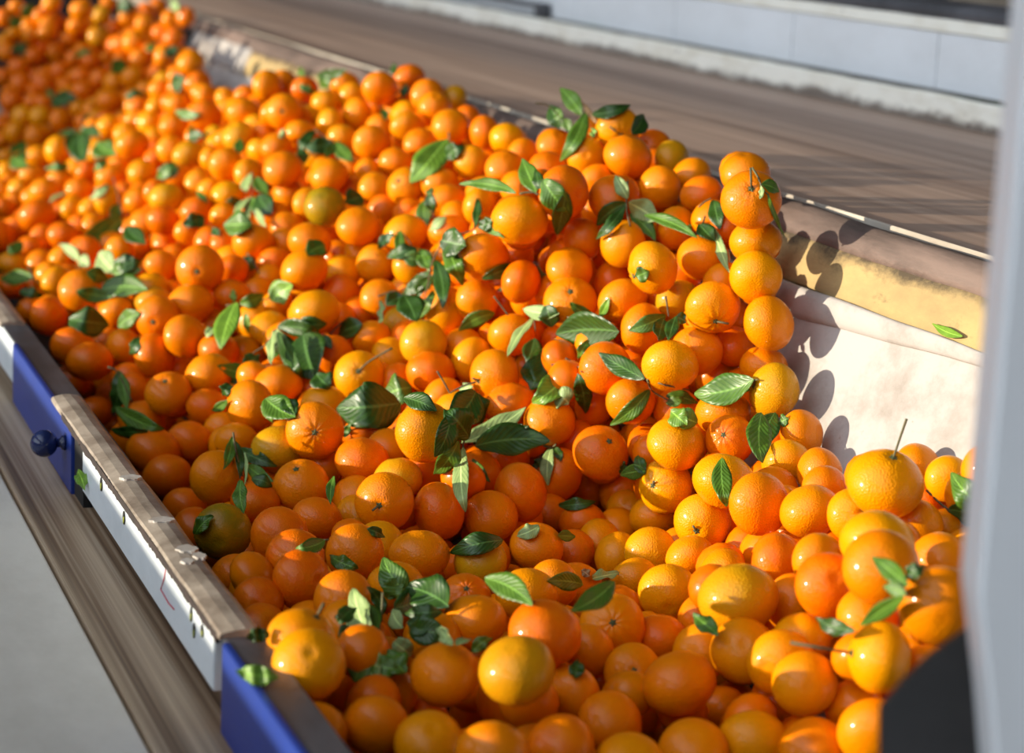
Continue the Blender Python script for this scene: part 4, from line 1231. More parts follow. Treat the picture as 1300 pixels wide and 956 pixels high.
for l in """16|5065 18038 -6008
100|7088 20137 -6633
29|8145 18941 -6681
130|8052 18227 -6921
7|8588 16206 -6009
18|10974 18785 -4963 11006 18750 -4777
236|10728 19088 -5684
91|11023 22803 -5898
86|10409 23250 -6537
79|10233 21745 -6641
55|10160 24000 -6220
61|7003 25558 -6385
87|6611 24895 -6630
48|7100 23400 -6754
146|6175 31227 -6116
115|5959 29319 -6510
112|6887 31715 -5494
117|8336 27793 -6009 8591 27674 -5826
99|10431 26177 -4841
80|9174 26153 -5912
59|10757 24933 -4448
64|11485 23783 -4822
60|11484 23008 -5324
52|11583 23673 -2977
124|11902 28735 -3057
170|10076 32495 -4274
279|9369 31848 -4927
193|9690 38001 -3823""".split('\n'):
    a, b = l.split('|'); v = [int(q) / 1e4 for q in b.split()]; STEMS[int(a)] = [Vector((v[k], v[k + 1], v[k + 2] + H)) for k in range(0, len(v), 3)]
for k in range(300):
    p, r, ax, t = FR[k]
    knobbly = k in STEMS and len(STEMS[k]) == 1 and rng.random() < .3
    o = bpy.data.objects.new('tangerine', KNOB if knobbly else MESH[k % 8]); COL.objects.link(o)
    q = ax.to_track_quat('Z', 'Y')
    sp = rng.uniform(0, 6.28)
    mw = Matrix.Translation(p) @ q.to_matrix().to_4x4() @ Matrix.Rotation(sp, 4, 'Z') @ Matrix.Diagonal((r, r, r, 1))
    o.matrix_world = mw; o.color = tone(t)
    tag(o, LABELS[k], 'tangerine', 'tangerines of the heap')
    if k in STEMS:
        c = bpy.data.objects.new('calyx', CAL); COL.objects.link(c); c.parent = o; c.location = (0, 0, .80)
        base = p + ax * r * .80
        pts = [base] + STEMS[k]
        if len(STEMS[k]) == 1 and (STEMS[k][0] - base).length < .006: continue
        inv = mw.inverted()
        v_, f_ = tube([inv @ w for w in smoothed(pts)], .0011 / r, 7, .0014 / r)
        s = link('stalk', from_pydata('stalk', v_, f_, True), M_TWIG); s.parent = o
# the far and buried fruit: more than can be picked out one by one
def low_fruit(seg=20, rings=12): return fruit_mesh(50, seg, rings)
hero = fruit_mesh(51, 22, 14); low = fruit_mesh(52, 14, 9)
pos = np.array([list(f[0]) for f in FR]); rad = np.array([f[1] for f in FR])
fill = []
rr = random.Random(5)
P = [tuple(x) for x in pos]; Rr = list(rad)
arr = np.array(P); ra = np.array(Rr)
down = Vector((.28, .25, -1)).normalized()
cand = []
for i in range(len(FR)):
    vd = (FR[i][0] - Vector((0, 0, H))).normalized()
    for _ in range(40): cand.append((FR[i][0] + vd * rr.uniform(.03, .13) + Vector((rr.uniform(-.05, .05), rr.uniform(-.05, .05), rr.uniform(-.045, .01))), rr.uniform(.024, .028)))
    for _ in range(30):
        d = down * rr.uniform(.035, .085) + Vector((rr.uniform(-.05, .05), rr.uniform(-.06, .06), rr.uniform(-.02, .0)))
        cand.append((FR[i][0] + d, rr.uniform(.026, .030)))
rr.shuffle(cand)
def ang(p): d = p - Vector((0, 0, H)); return d.dot(RIGHT) / -d.dot(BACK), d.dot(UP) / -d.dot(BACK), -d.dot(BACK)
AA = np.array([ang(f[0]) for f in FR]); AR = rad / AA[:, 2] * 1.12
SEEN = np.array([1,1,1,1,1,1,1,1,1,1,1,1,1,1,1,1,1,1,1,1,1,1,1,1,1,1,1,1,1,1,1,1,1,1,1,1,1,1,1,1,1,1,1,1,1,1,1,1,1,1,1,1,1,1,1,1,1,1,1,1,1,1,1,1,1,1,1,1,1,1,1,1,1,1,1,1,1,1,1,1,1,1,1,1,1,1,1,1,1,1,1,1,1,1,1,1,1,1,1,1,1,1,1,1,1,1,1,1,1,1,1,1,1,1,1,1,1,1,1,1,1,1,1,1,1,1,1,1,1,1,0,1,1,1,1,1,1,1,0,1,1,1,1,1,1,1,1,0,1,1,1,1,1,1,0,1,1,1,0,1,1,1,1,1,1,1,1,1,1,1,1,1,1,1,1,0,1,1,1,1,0,1,1,0,1,1,1,1,1,0,0,1,1,1,0,1,0,0,1,1,1,1,1,1,1,1,0,1,1,1,0,1,1,0,0,1,1,0,1,0,1,1,1,1,0,1,1,1,0,0,0,0,0,0,0,1,0,1,1,1,0,1,1,1,1,1,1,0,1,1,1,1,1,1,1,1,1,1,1,0,1,0,0,0,1,0,1,1,0,1,1,0,1,1,1,0,0,1,0,0,1,1,1,1,0,0,0,1,1,0,1,1,0,1,1,0,0,0,0,0,0,0,1,0,0,0,1,0,0,0,1,1,1,0,0,0,1,1,1,1,1,0,1,1,1,1,0,1,0,0,0,0,0,0,1,1,0,1,0,0,0,0,1,1,1,1,1,0,0,0,0,0,0,1,0,0,0,1,1,1,1,0,0,0,1,0,1,0,0,1,0,0,0,1,1,0,0,1,1,0,0,0,1,0,1,1,1,0,0,0,0,0,0,1,1,1,1,0,0,1,1,0,0,0,0,1,1,0,0,0,0,1,1,1,1,0,0,0,0,0,0,0,0,0,0,1,1,0,0,0,0,0,0,0,0,0,0,0,0,0,0,1,0,0,0,0,0,0,0,0,0,0,0,0,0,0,0,0,0,0,0,0,0,0,0,0,0,0,0,0,0,0,0,0,0,0,0,0,0]) > 0
def covers(c, r):
    a, b, d = ang(c)
    dd = np.sqrt((AA[:, 0] - a) ** 2 + (AA[:, 1] - b) ** 2)
    return bool(((dd < AR / 1.12 + r / d * .55) & (AA[:, 2] > d - .008) & SEEN).any())
def behind(c, r):
    a, b, d = ang(c)
    for k in range(8):
        x = a + r / d * math.cos(k * math.pi / 4); y = b + r / d * math.sin(k * math.pi / 4)
        if not (((AA[:, 0] - x) ** 2 + (AA[:, 1] - y) ** 2) < AR ** 2).any(): break
    else: return True
    dx = AA[:, 0] - a; dy = AA[:, 1] - b; near = (dx * dx + dy * dy) < (.135 / d) ** 2 * 1.0
    sec = np.floor((np.arctan2(dy[near], dx[near]) + math.pi) / (math.pi / 4) * .9999).astype(int)
    return len(set(sec.tolist())) >= 8
cb = Vector((0, 0, H))
for c, r in cand:
    if c.z < z(.825) or c.x < XI + r or c.x > LX(c.z - H) - r - .002: continue
    d = np.sqrt(((arr - np.array(c)) ** 2).sum(1)) - (ra + r) * .86
    if d.min() < 0 or not behind(c, r) or covers(c, r): continue
    arr = np.vstack([arr, np.array(c)]); ra = np.append(ra, r); fill.append((c, r))
bv = []; bf = []; bc = []
def add_fruit(src, p, r, ax, col):
    o = len(bv) and sum(len(a) for a in bv)
    co = np.empty(len(src.vertices) * 3); src.vertices.foreach_get('co', co); co = co.reshape(-1, 3) * r
    R_ = np.array(ax.to_track_quat('Z', 'Y').to_matrix()); bv.append(co @ R_.T + np.array(p))
    for f in src.polygons: bf.append(tuple(i + o for i in f.vertices))
    bc.append(np.tile(np.array(col), (len(co), 1)))
for k in range(300, len(FR)): add_fruit(hero, FR[k][0], FR[k][1], FR[k][2], tone(FR[k][3]))
for c, r in fill:
    add_fruit(low, c, r, Vector((rr.uniform(-1, 1), rr.uniform(-1, 1), rr.uniform(-1, 1))).normalized(), tone('r' if rr.random() < .5 else 'o'))
me = from_pydata('far_tangerines', np.vstack(bv), bf, True)
ca = me.color_attributes.new('tone', 'FLOAT_COLOR', 'POINT'); ca.data.foreach_set('color', np.vstack(bc).ravel())
far = link('tangerine_heap', me, M_FRJ)
tag(far, 'remaining small, far and buried tangerines of the heap', 'tangerines', None, 'stuff')
# ------------------------------------------------------------ leaves
def leaf_mat(name, c1, c2, rough):
    m, nt, b = new_mat(name)
    uv = N(nt, 'ShaderNodeTexCoord'); sx = N(nt, 'ShaderNodeSeparateXYZ'); nt.links.new(uv.outputs['UV'], sx.inputs[0])
    s1 = N(nt, 'ShaderNodeMath', operation='SUBTRACT'); nt.links.new(sx.outputs['Y'], s1.inputs[0]); s1.inputs[1].default_value = .5
    ab = N(nt, 'ShaderNodeMath', operation='ABSOLUTE'); nt.links.new(s1.outputs[0], ab.inputs[0])
    rib = ramp(nt, ab.outputs[0], [(.015, (1, 1, 1)), (.05, (0, 0, 0))])
    # side veins: stripes slanting away from the midrib
    sl = N(nt, 'ShaderNodeMath', operation='MULTIPLY_ADD'); nt.links.new(ab.outputs[0], sl.inputs[0]); sl.inputs[1].default_value = -.55; nt.links.new(sx.outputs['X'], sl.inputs[2])
    mu = N(nt, 'ShaderNodeMath', operation='MULTIPLY'); nt.links.new(sl.outputs[0], mu.inputs[0]); mu.inputs[1].default_value = 62
    sn = N(nt, 'ShaderNodeMath', operation='SINE'); nt.links.new(mu.outputs[0], sn.inputs[0])
    vein = ramp(nt, sn.outputs[0], [(.78, (0, 0, 0)), (1.0, (.5, .5, .5))])
    base = ramp(nt, nz(nt, coords(nt), 60, 5, .6), [(.35, c1), (.65, c2)])
    li = tuple(min(1, x * 1.9 + .03) for x in c2)
    c = mixc(nt, rib, base, li); c = mixc(nt, mixc(nt, .5, vein, (0, 0, 0)), c, li)
    nt.links.new(c, b.inputs['Base Color']); b.inputs['Roughness'].default_value = rough
    bump(nt, b, sn.outputs[0], .25, .0006)
    return m
LM = {'d': leaf_mat('leaf_dark', (.016, .050, .004), (.030, .088, .006), .40), 'm': leaf_mat('leaf_green', (.045, .110, .008), (.080, .175, .012), .42),
      'l': leaf_mat('leaf_pale_underside', (.19, .28, .09), (.28, .38, .13), .5), 'b': leaf_mat('leaf_bright', (.10, .21, .018), (.16, .30, .025), .4), 'n': leaf_mat('leaf_dry', (.22, .12, .05), (.30, .17, .07), .7)}
def leaf_mesh(pts, wid, side, seed):
    pts = smoothed(pts, 3); n = len(pts); m = 7; rr = random.Random(seed); vv = []; uvs = []; ff = []
    fold = rr.uniform(.05, .30); wave = rr.uniform(.0, .0022); ph = rr.uniform(0, 6)
    for k, p in enumerate(pts):
        t = k / (n - 1)
        d = (pts[min(k + 1, n - 1)] - pts[max(k - 1, 0)]).normalized()
        s = (side - d * side.dot(d)).normalized(); nn = d.cross(s)
        if nn.dot(BACK) < 0: nn = -nn
        pr = math.sin(math.pi * min(1, t * .93 + .045)) ** 1.1 * (1 - .22 * t)
        hw = max(.0006, wid * .5 * pr * 1.75)
        if t < .06: hw = .0007
        for j in range(m):
            q = (j / (m - 1)) * 2 - 1
            off = nn * (abs(q) ** 1.3 * hw * fold + wave * math.sin(t * 14 + ph + (2 if q > 0 else 0)) * abs(q))
            vv.append(p + s * (q * hw) + off + nn * .0004); uvs.append((t, (q + 1) / 2))
    for k in range(n - 1):
        for j in range(m - 1): a = k * m + j; ff.append((a, a + 1, a + m + 1, a + m))
    nv = len(vv)
    base = [Vector(v) for v in vv]
    # real thickness: a second skin a third of a millimetre behind
    for k in range(n):
        d = (pts[min(k + 1, n - 1)] - pts[max(k - 1, 0)]).normalized(); s = (side - d * side.dot(d)).normalized(); nn = d.cross(s)
        if nn.dot(BACK) < 0: nn = -nn
        for j in range(m): vv.append(base[k * m + j] - nn * .00035); uvs.append(uvs[k * m + j])
    for k in range(n - 1):
        for j in range(m - 1): a = nv + k * m + j; ff.append((a + m, a + m + 1, a + 1, a))
        for j in (0, m - 1):
            a = k * m + j; ff.append((a, a + m, a + m + nv, a + nv) if j == 0 else (a + nv, a + m + nv, a + m, a))
    me = from_pydata('leaf', vv, ff, True); ul = me.uv_layers.new(name='UVMap')
    for lp_ in me.loops: ul.data[lp_.index].uv = uvs[lp_.vertex_index]
    return me
root = None; seed = 0; groups = []
for l in """G|leaf_sprig|broad pale-faced leaf cluster fanned out over the fruit at the middle of the heap
L|8651 24961 -6435 8862 25066 -6404 9059 25148 -6353 9241 25207 -6285 9409 25243 -6197 9562 25256 -6092|208|41 -84 -35|l
L|8899 25271 -6521 9027 25245 -6453 9148 25188 -6388 9261 25100 -6327 9366 24982 -6269 9463 24833 -6214|142|38 14 -91|d
L|8764 24799 -6429 8964 24842 -6406 9155 24854 -6390 9338 24834 -6381 9511 24784 -6379 9674 24703 -6385|282|-13 -62 -78|d
L|8380 24119 -6266 8302 23929 -6368 8235 23735 -6468 8178 23538 -6565 8132 23338 -6660 8180 23372 -6820|152|-63 57 -54|l
L|8516 24593 -6406 8439 24491 -6459 8360 24390 -6511 8281 24289 -6561 8234 24289 -6637 8187 24290 -6713|183|-86 -5 51|d
L|8273 23984 -6154 8196 23874 -6213 8135 23833 -6284 8117 23941 -6388 8091 24054 -6487 8057 24170 -6582|162|-81 -6 58|m
L|8143 23919 -5811 8089 23784 -5887 8045 23714 -5974 8004 23692 -6067 7965 23715 -6167 7929 23784 -6274|178|-93 -6 35|d
L|8391 23972 -6109 8320 23910 -6019 8246 23848 -5934 8172 23801 -5856 8121 23832 -5801 8097 23956 -5772|250|82 30 50|d
L|8677 24617 -6543 8682 24518 -6578 8689 24420 -6611 8699 24320 -6641 8738 24295 -6689 8780 24269 -6735|74|-77 14 -63|m
S|8626 24632 -6135 8549 24607 -6373 8594 24541 -6587
G|leaf_sprig|short curled pale leaf with a dark one, tucked right of the fanned middle cluster
L|9833 25047 -6554 9768 24938 -6616 9718 24845 -6684 9695 24795 -6764 9692 24770 -6852 9707 24769 -6948|123|-62 72 -31|l
L|9848 25006 -6544 9855 24949 -6561 9858 24894 -6580 9857 24839 -6602 9853 24792 -6628 9849 24755 -6658|76|-91 -2 -41|d
L|9704 24958 -6673 9683 24975 -6695 9663 24995 -6717 9651 25035 -6744 9638 25075 -6771 9617 25093 -6792|67|-28 73 62|d
S|9736 25064 -6534 9820 25015 -6545 9856 24954 -6493
G|leaf_sprig|dark glossy many-leaved sprig hanging left of the bright round tangerine in the centre
L|9530 28870 -4881 9523 28680 -4975 9502 28495 -5071 9466 28314 -5169 9417 28139 -5267 9391 28076 -5388|157|-79 57 -24|d
L|9436 28189 -4506 9422 28006 -4597 9410 27822 -4687 9400 27638 -4774 9490 27742 -4910 9583 27844 -5046|175|-64 63 -44|m
L|9673 29895 -5052 9612 29884 -5047 9557 29888 -5041 9507 29906 -5032 9462 29937 -5021 9424 29985 -5008|153|28 31 91|m
L|9725 30001 -4936 9725 29911 -4979 9722 29831 -5024 9734 29811 -5081 9747 29810 -5142 9746 29782 -5200|131|-63 57 -53|l
L|9317 28026 -4479 9352 27923 -4480 9387 27820 -4480 9421 27717 -4479 9456 27615 -4476 9490 27512 -4472|265|-23 -12 -97|d
L|9644 29472 -5146 9619 29587 -5245 9578 29677 -5333 9522 29743 -5408 9459 29812 -5475 9408 29945 -5545|153|-36 75 56|d
L|9656 29364 -5182 9630 29462 -5256 9609 29557 -5334 9592 29644 -5415 9563 29677 -5491 9555 29752 -5580|152|-61 67 43|d
L|9355 28357 -5217 9290 28275 -5291 9241 28270 -5374 9212 28353 -5467 9184 28469 -5561 9148 28588 -5649|104|-51 77 39|m
L|8950 28382 -5267 8959 28267 -5311 8964 28154 -5358 8963 28042 -5406 8957 27932 -5457 8947 27823 -5510|248|-93 -6 -36|d
L|9401 29849 -5550 9354 29871 -5572 9300 29862 -5592 9240 29830 -5612 9188 29814 -5638 9144 29813 -5672|175|-23 72 66|d
L|8967 29464 -5538 8950 29377 -5586 8929 29292 -5633 8904 29209 -5680 8874 29127 -5727 8839 29047 -5773|75|-62 52 -59|l
L|9660 29524 -5122 9655 29616 -5083 9654 29707 -5043 9656 29797 -5000 9661 29886 -4956 9670 29975 -4909|142|89 -19 41|m
S|9790 29253 -4621 9598 29239 -4997 9527 29187 -5346 9397 29170 -5635
S|8899 29394 -5459 9021 29360 -5411 9143 29323 -5374
G|leaf_sprig|thin sprig with two narrow leaves lying left of the dark many-leaved sprig
L|9521 30777 -4821 9485 30836 -4865 9448 30874 -4909 9405 30882 -4953 9356 30859 -4996 9303 30805 -5038|112|-41 75 51|d
L|9527 30502 -4734 9495 30402 -4794 9465 30301 -4854 9436 30199 -4914 9408 30097 -4973 9386 30008 -5033|99|-86 50 -8|m
L|9632 30000 -4935 9538 29991 -4936 9454 30006 -4949 9385 30059 -4977 9337 30179 -5024 9292 30296 -5079|154|-2 66 75|d
S|9507 30622 -4775 9611 30577 -4802 9711 30507 -4950
G|leaf_sprig|small upright sprig of slim leaves below the big bright leaf of the upper heap
L|10284 31738 -4474 10240 31637 -4539 10210 31552 -4607 10199 31494 -4677 10197 31433 -4746 10194 31340 -4810|161|-87 47 -13|m
L|10250 31423 -4326 10230 31364 -4379 10224 31323 -4433 10235 31306 -4488 10262 31311 -4544 10306 31339 -4602|126|-67 66 -33|d
L|10240 31384 -4378 10240 31397 -4351 10242 31403 -4323 10254 31428 -4299 10272 31462 -4277 10295 31496 -4255|80|67 -74 -1|m
L|10108 30271 -4502 10057 30242 -4541 10011 30235 -4581 9972 30253 -4624 9941 30301 -4669 9918 30377 -4718|111|-25 77 59|l
S|10250 31392 -4264 10253 31335 -4509 10280 31285 -4687
G|leaf_sprig|large bright green pointed leaf with a darker one behind on the upper heap
L|10962 32893 -3711 10794 32706 -3824 10626 32520 -3935 10457 32335 -4042 10352 32355 -4173 10237 32347 -4298|319|-71 66 26|b
L|10824 32484 -3937 10845 32404 -3885 10869 32324 -3836 10894 32241 -3790 10945 32227 -3757 11024 32286 -3735|177|30 -74 -61|d
S|10987 32868 -3600 10979 32813 -3857
G|leaf_sprig|long slim leaf with two small dark ones left of the big yellow-orange peak tangerine
L|9956 27019 -3722 9892 27250 -3698 9824 27479 -3689 9751 27706 -3697 9673 27932 -3721 9591 28155 -3763|112|31 55 78|m
L|10366 29631 -4157 10328 29522 -4226 10287 29413 -4293 10244 29306 -4360 10199 29200 -4426 10170 29150 -4500|86|-68 73 -4|d
L|9585 27324 -4188 9608 27263 -4174 9630 27203 -4154 9649 27146 -4129 9666 27090 -4100 9681 27036 -4065|120|16 -68 -71|d
L|9609 27328 -4220 9646 27230 -4213 9678 27131 -4214 9708 27031 -4223 9738 26946 -4243 9780 26900 -4277|60|-18 35 -92|m
S|9459 28074 -4384 9633 28009 -4386 9771 27976 -4309
G|leaf_sprig|pair of folded leaves standing on the big yellow-orange tangerine of the peak
L|10183 26887 -3695 10190 27026 -3631 10198 27165 -3565 10207 27303 -3498 10217 27441 -3430 10228 27579 -3360|171|77 -45 46|m
L|10200 26854 -3650 10202 26876 -3605 10208 26915 -3561 10223 26984 -3522 10236 27053 -3483 10248 27123 -3445|100|68 -68 27|d
S|10004 27003 -3730 10112 26953 -3704 10204 26856 -3721
G|leaf_sprig|twisted leaf hanging down the face of a deep orange tangerine on the peak
L|10248 26827 -3527 10258 26704 -3602 10295 26634 -3678 10351 26593 -3752 10424 26578 -3824 10520 26598 -3896|218|-65 35 -68|m
L|10454 26543 -3648 10438 26551 -3757 10438 26599 -3872 10460 26707 -3996 10482 26816 -4121 10503 26925 -4247|169|-97 -7 24|d
S|10210 26823 -3646 10262 26809 -3514
G|leaf_sprig|star of six leaves spread on the reddish tangerine under the peak
L|11260 26506 -3786 11169 26511 -3823 11099 26546 -3875 11051 26614 -3941 11028 26726 -4023 11012 26833 -4115|150|-61 12 78|d
L|11242 26509 -3826 11147 26429 -3906 11037 26324 -3977 10940 26265 -4049 10882 26315 -4133 10852 26447 -4226|109|-46 76 45|d
L|11294 26511 -3777 11389 26524 -3820 11470 26509 -3863 11537 26466 -3906 11590 26396 -3948 11629 26299 -3989|200|-48 12 -87|l
L|11359 26591 -3940 11405 26495 -3980 11463 26444 -4033 11503 26367 -4088 11524 26263 -4145 11527 26133 -4204|140|-77 -32 -54|m
L|11372 26169 -3888 11437 25957 -3889 11495 25744 -3902 11546 25532 -3927 11589 25319 -3965 11626 25106 -4015|107|-51 -46 -73|m
L|11280 26511 -3726 11245 26520 -3669 11217 26543 -3615 11195 26581 -3562 11182 26639 -3511 11185 26735 -3465|120|61 -48 63|l
S|11340 26682 -3528 11254 26486 -3823 11205 26210 -4033
G|leaf_sprig|tall upright sprig on top of the peak against the brown belt
L|11816 29579 -2986 11784 29641 -2910 11778 29780 -2845 11754 29893 -2781 11737 30037 -2725 11714 30183 -2673|154|74 -21 64|b
L|11815 29407 -2925 11700 29221 -3055 11574 29042 -3177 11436 28868 -3291 11368 28908 -3422 11340 29085 -3564|162|-58 77 28|m
L|11757 30188 -3229 11729 30212 -3169 11701 30235 -3110 11704 30338 -3058 11707 30441 -3006 11710 30543 -2953|168|61 -60 52|d
L|11660 29896 -3065 11653 29944 -3049 11646 29992 -3032 11640 30039 -3015 11634 30087 -2997 11628 30134 -2979|111|46 -49 74|m
L|11727 29801 -3231 11726 29810 -3192 11720 29821 -3156 11708 29833 -3122 11692 29846 -3090 11670 29861 -3061|110|64 -63 44|m
L|11810 28969 -3041 11806 29087 -2989 11801 29205 -2937 11796 29323 -2884 11791 29441 -2831 11785 29559 -2777|54|79 -16 60|n
S|11297 30023 -2872 11462 29957 -2897 11622 29860 -3061
S|11861 29583 -2920 11876 29534 -3112
G|leaf_sprig|thin dark leaf lying behind the topmost tangerine of the peak
L|11799 29130 -2928 11852 28975 -2906 11903 28824 -2875 11992 28774 -2843 12110 28800 -2809 12253 28895 -2771|129|3 -67 -75|d
L|11766 29066 -3213 11770 29040 -3195 11776 29013 -3177 11783 28986 -3161 11791 28958 -3146 11799 28929 -3133|86|6 -50 -87|b
G|loose_leaf|single curled dark leaf clinging to the right side of the topmost peak tangerine
L|11947 28063 -3078 12019 28126 -3040 12086 28192 -2998 12147 28261 -2952 12202 28334 -2903 12251 28409 -2849|158|86 5 -51|d
G|leaf_sprig|sprig dangling over the front of the twin tangerines beside the belt edge
L|11679 23572 -3173 11681 23553 -3202 11678 23537 -3231 11673 23526 -3260 11664 23518 -3290 11652 23513 -3320|45|-61 77 -19|l
L|11694 23585 -3156 11742 23582 -3164 11789 23583 -3176 11837 23588 -3193 11893 23612 -3217 11951 23641 -3247|109|-50 -47 -73|m
L|11746 23532 -3250 11780 23516 -3351 11846 23554 -3459 11940 23636 -3573 12038 23717 -3685 12141 23797 -3797|36|-88 24 -40|m
S|11660 23789 -2991 11687 23662 -3094 11693 23554 -3207 11767 23531 -3277
G|leaf_sprig|narrow pale leaf and dark leaf between two tangerines left of the twin pair
L|11931 25350 -3909 11904 25182 -3999 11878 25013 -4087 11852 24845 -4174 11827 24678 -4260 11803 24510 -4343|96|-60 44 -67|l
L|12079 25666 -3631 12053 25566 -3690 12027 25466 -3748 12002 25365 -3806 11992 25297 -3868 11996 25256 -3934|136|-77 57 -30|d
L|11774 25381 -3893 11778 25299 -3924 11783 25217 -3954 11790 25135 -3982 11816 25092 -4015 11852 25066 -4049|145|-78 -32 -54|d
L|11999 26112 -4094 11983 26120 -4083 11962 26116 -4069 11943 26114 -4054 11926 26115 -4039 11910 26118 -4024|90|62 -4 79|b
S|11952 25820 -3741 12028 25808 -3671 12103 25790 -3629
S|12023 25769 -3853 11874 25521 -3963 11780 25324 -4050
G|loose_leaf|small green leaf stuck on a glossy tangerine left of the twin pair
L|10718 24818 -4428 10737 24781 -4412 10758 24750 -4395 10781 24724 -4378 10805 24703 -4360 10830 24687 -4340|132|35 -28 -90|m
G|leaf_sprig|arched leaf across a deep orange tangerine left of the brownish one
L|11188 24928 -4938 11058 24845 -4962 10948 24806 -4992 10855 24810 -5028 10774 24846 -5066 10707 24916 -5109|133|-30 38 87|m
L|10998 24210 -4808 10950 24142 -4850 10902 24074 -4892 10856 24005 -4934 10812 23935 -4976 10769 23865 -5018|111|-65 75 12|d
L|10896 24318 -4855 10850 24256 -4893 10807 24192 -4932 10767 24127 -4971 10730 24061 -5011 10697 23993 -5051|139|-96 -7 27|d
L|11204 24662 -4898 11230 24650 -4908 11256 24638 -4920 11280 24626 -4934 11304 24614 -4949 11326 24602 -4966|114|-59 -42 -69|d
S|11087 24736 -4659 11101 24706 -4769 11115 24672 -4898
G|leaf_sprig|very broad dark leaf with pale twigs at the centre right of the heap
L|10672 25124 -5159 10599 25351 -5181 10525 25577 -5216 10448 25800 -5263 10370 26021 -5324 10290 26239 -5398|311|-12 -9 99|d
L|10630 25670 -5076 10638 25609 -5020 10641 25551 -4963 10646 25508 -4906 10656 25491 -4851 10668 25493 -4798|77|55 -67 -50|b
L|10392 26069 -4966 10450 26046 -5022 10523 26045 -5070 10600 26043 -5108 10672 26014 -5128 10738 25958 -5133|89|-40 7 -91|m
L|10727 25879 -5118 10746 25794 -5135 10760 25709 -5158 10767 25626 -5186 10784 25578 -5226 10806 25558 -5276|49|-50 52 -69|m
S|10311 25946 -5131 10495 25878 -5132 10698 25811 -5094
G|leaf_sprig|long leaves on a bare twig reaching left below the largest centre-right tangerines
L|10533 23968 -5493 10490 24151 -5474 10447 24335 -5451 10405 24520 -5426 10352 24677 -5391 10279 24788 -5343|159|55 19 82|d
L|10749 24301 -5705 10636 24212 -5786 10547 24202 -5875 10471 24244 -5966 10418 24365 -6066 10370 24522 -6166|131|-65 24 72|m
L|10938 24211 -5768 10997 24156 -5759 11062 24119 -5762 11133 24098 -5777 11213 24097 -5805 11311 24139 -5851|112|-37 -52 -77|m
L|10575 23253 -5718 10585 23182 -5734 10594 23111 -5751 10610 23056 -5772 10637 23025 -5799 10667 23001 -5828|161|-65 9 -75|b
L|10918 24155 -5841 10952 24127 -5830 10989 24108 -5817 11023 24086 -5800 11061 24076 -5782 11116 24105 -5770|93|13 -59 -80|m
S|10633 24219 -5540 10694 23711 -5517 11136 24007 -5653
S|10553 23921 -5493 10693 24082 -5665 10896 24067 -5782
G|leaf_sprig|broad leaves running into the lime-tinged tangerine beside the white liner
L|11456 22971 -5315 11383 23099 -5407 11293 23205 -5478 11186 23290 -5526 11089 23408 -5566 11023 23606 -5608|254|-2 66 75|m
L|11427 22994 -5448 11400 23094 -5451 11372 23192 -5459 11344 23290 -5474 11314 23387 -5496 11270 23456 -5517|91|32 24 92|b
S|11470 23140 -5362 11481 22922 -5306
G|leaf_sprig|pair of wide hanging leaves beneath the lime-tinged tangerine
L|11330 22467 -5583 11246 22333 -5664 11173 22194 -5744 11111 22052 -5822 11061 21906 -5898 11069 21848 -5998|192|-100 8 0|m
L|11543 22557 -5611 11445 22460 -5669 11360 22359 -5729 11287 22252 -5791 11226 22140 -5855 11178 22023 -5921|193|-65 75 9|d
L|11500 22343 -5660 11509 22315 -5650 11516 22288 -5638 11526 22265 -5626 11542 22258 -5616 11558 22251 -5604|97|11 -69 -72|m
G|leaf_sprig|leaves tucked under a round tangerine at the top of the central tangle
L|10158 27933 -4965 10184 27863 -4951 10210 27793 -4941 10234 27722 -4936 10258 27650 -4934 10285 27586 -4939|134|-30 -18 -93|l
L|10353 27130 -4666 10397 27184 -4741 10444 27237 -4814 10495 27289 -4886 10542 27316 -4952 10582 27315 -5011|122|-52 85 11|l
L|10428 27374 -4998 10332 27409 -5006 10242 27462 -5019 10174 27572 -5046 10120 27719 -5082 10064 27866 -5121|93|11 62 78|d
L|9724 27513 -4907 9817 27443 -4846 9938 27443 -4806 10087 27510 -4787 10229 27547 -4770 10363 27554 -4757|123|35 15 -92|d
S|10279 27610 -4880 10397 27360 -4684
G|leaf_sprig|dense tangle of pale and dark leaves at the very centre of the heap
L|10010 26688 -5154 10054 26552 -5158 10098 26417 -5155 10142 26284 -5143 10188 26152 -5123 10240 26039 -5098|129|-30 -19 -93|l
L|10134 26239 -5033 10137 26186 -5075 10145 26154 -5123 10168 26167 -5180 10200 26214 -5244 10230 26260 -5310|177|-67 66 -35|d
L|10191 26675 -5236 10043 26546 -5300 9906 26412 -5370 9781 26271 -5446 9667 26126 -5528 9564 25975 -5616|128|-62 72 -30|l
L|9979 27683 -5401 9846 27620 -5409 9746 27635 -5443 9674 27710 -5502 9597 27753 -5567 9516 27764 -5637|144|-49 -11 86|m
L|10347 26403 -5492 10315 26291 -5554 10281 26181 -5616 10262 26115 -5686 10225 26013 -5749 10184 25906 -5809|109|-63 55 -55|l
L|10115 26355 -5680 10074 26235 -5749 10039 26158 -5825 9980 26046 -5890 9911 25938 -5953 9871 25934 -6036|276|-66 75 6|d
L|10309 26430 -5598 10217 26288 -5685 10141 26154 -5775 10088 26045 -5872 10041 25920 -5965 10016 25815 -6065|256|-85 52 5|d
L|10199 26769 -5561 10164 26688 -5610 10123 26610 -5657 10075 26534 -5701 10022 26461 -5744 9990 26460 -5799|160|-64 76 15|d
S|9732 27055 -5052 9814 26999 -5166 9895 26943 -5280
S|10077 26895 -5193 10188 26837 -5267 10220 26782 -5462
G|leaf_sprig|toothed mid-green leaf with dry brown twigs right of the central tangle
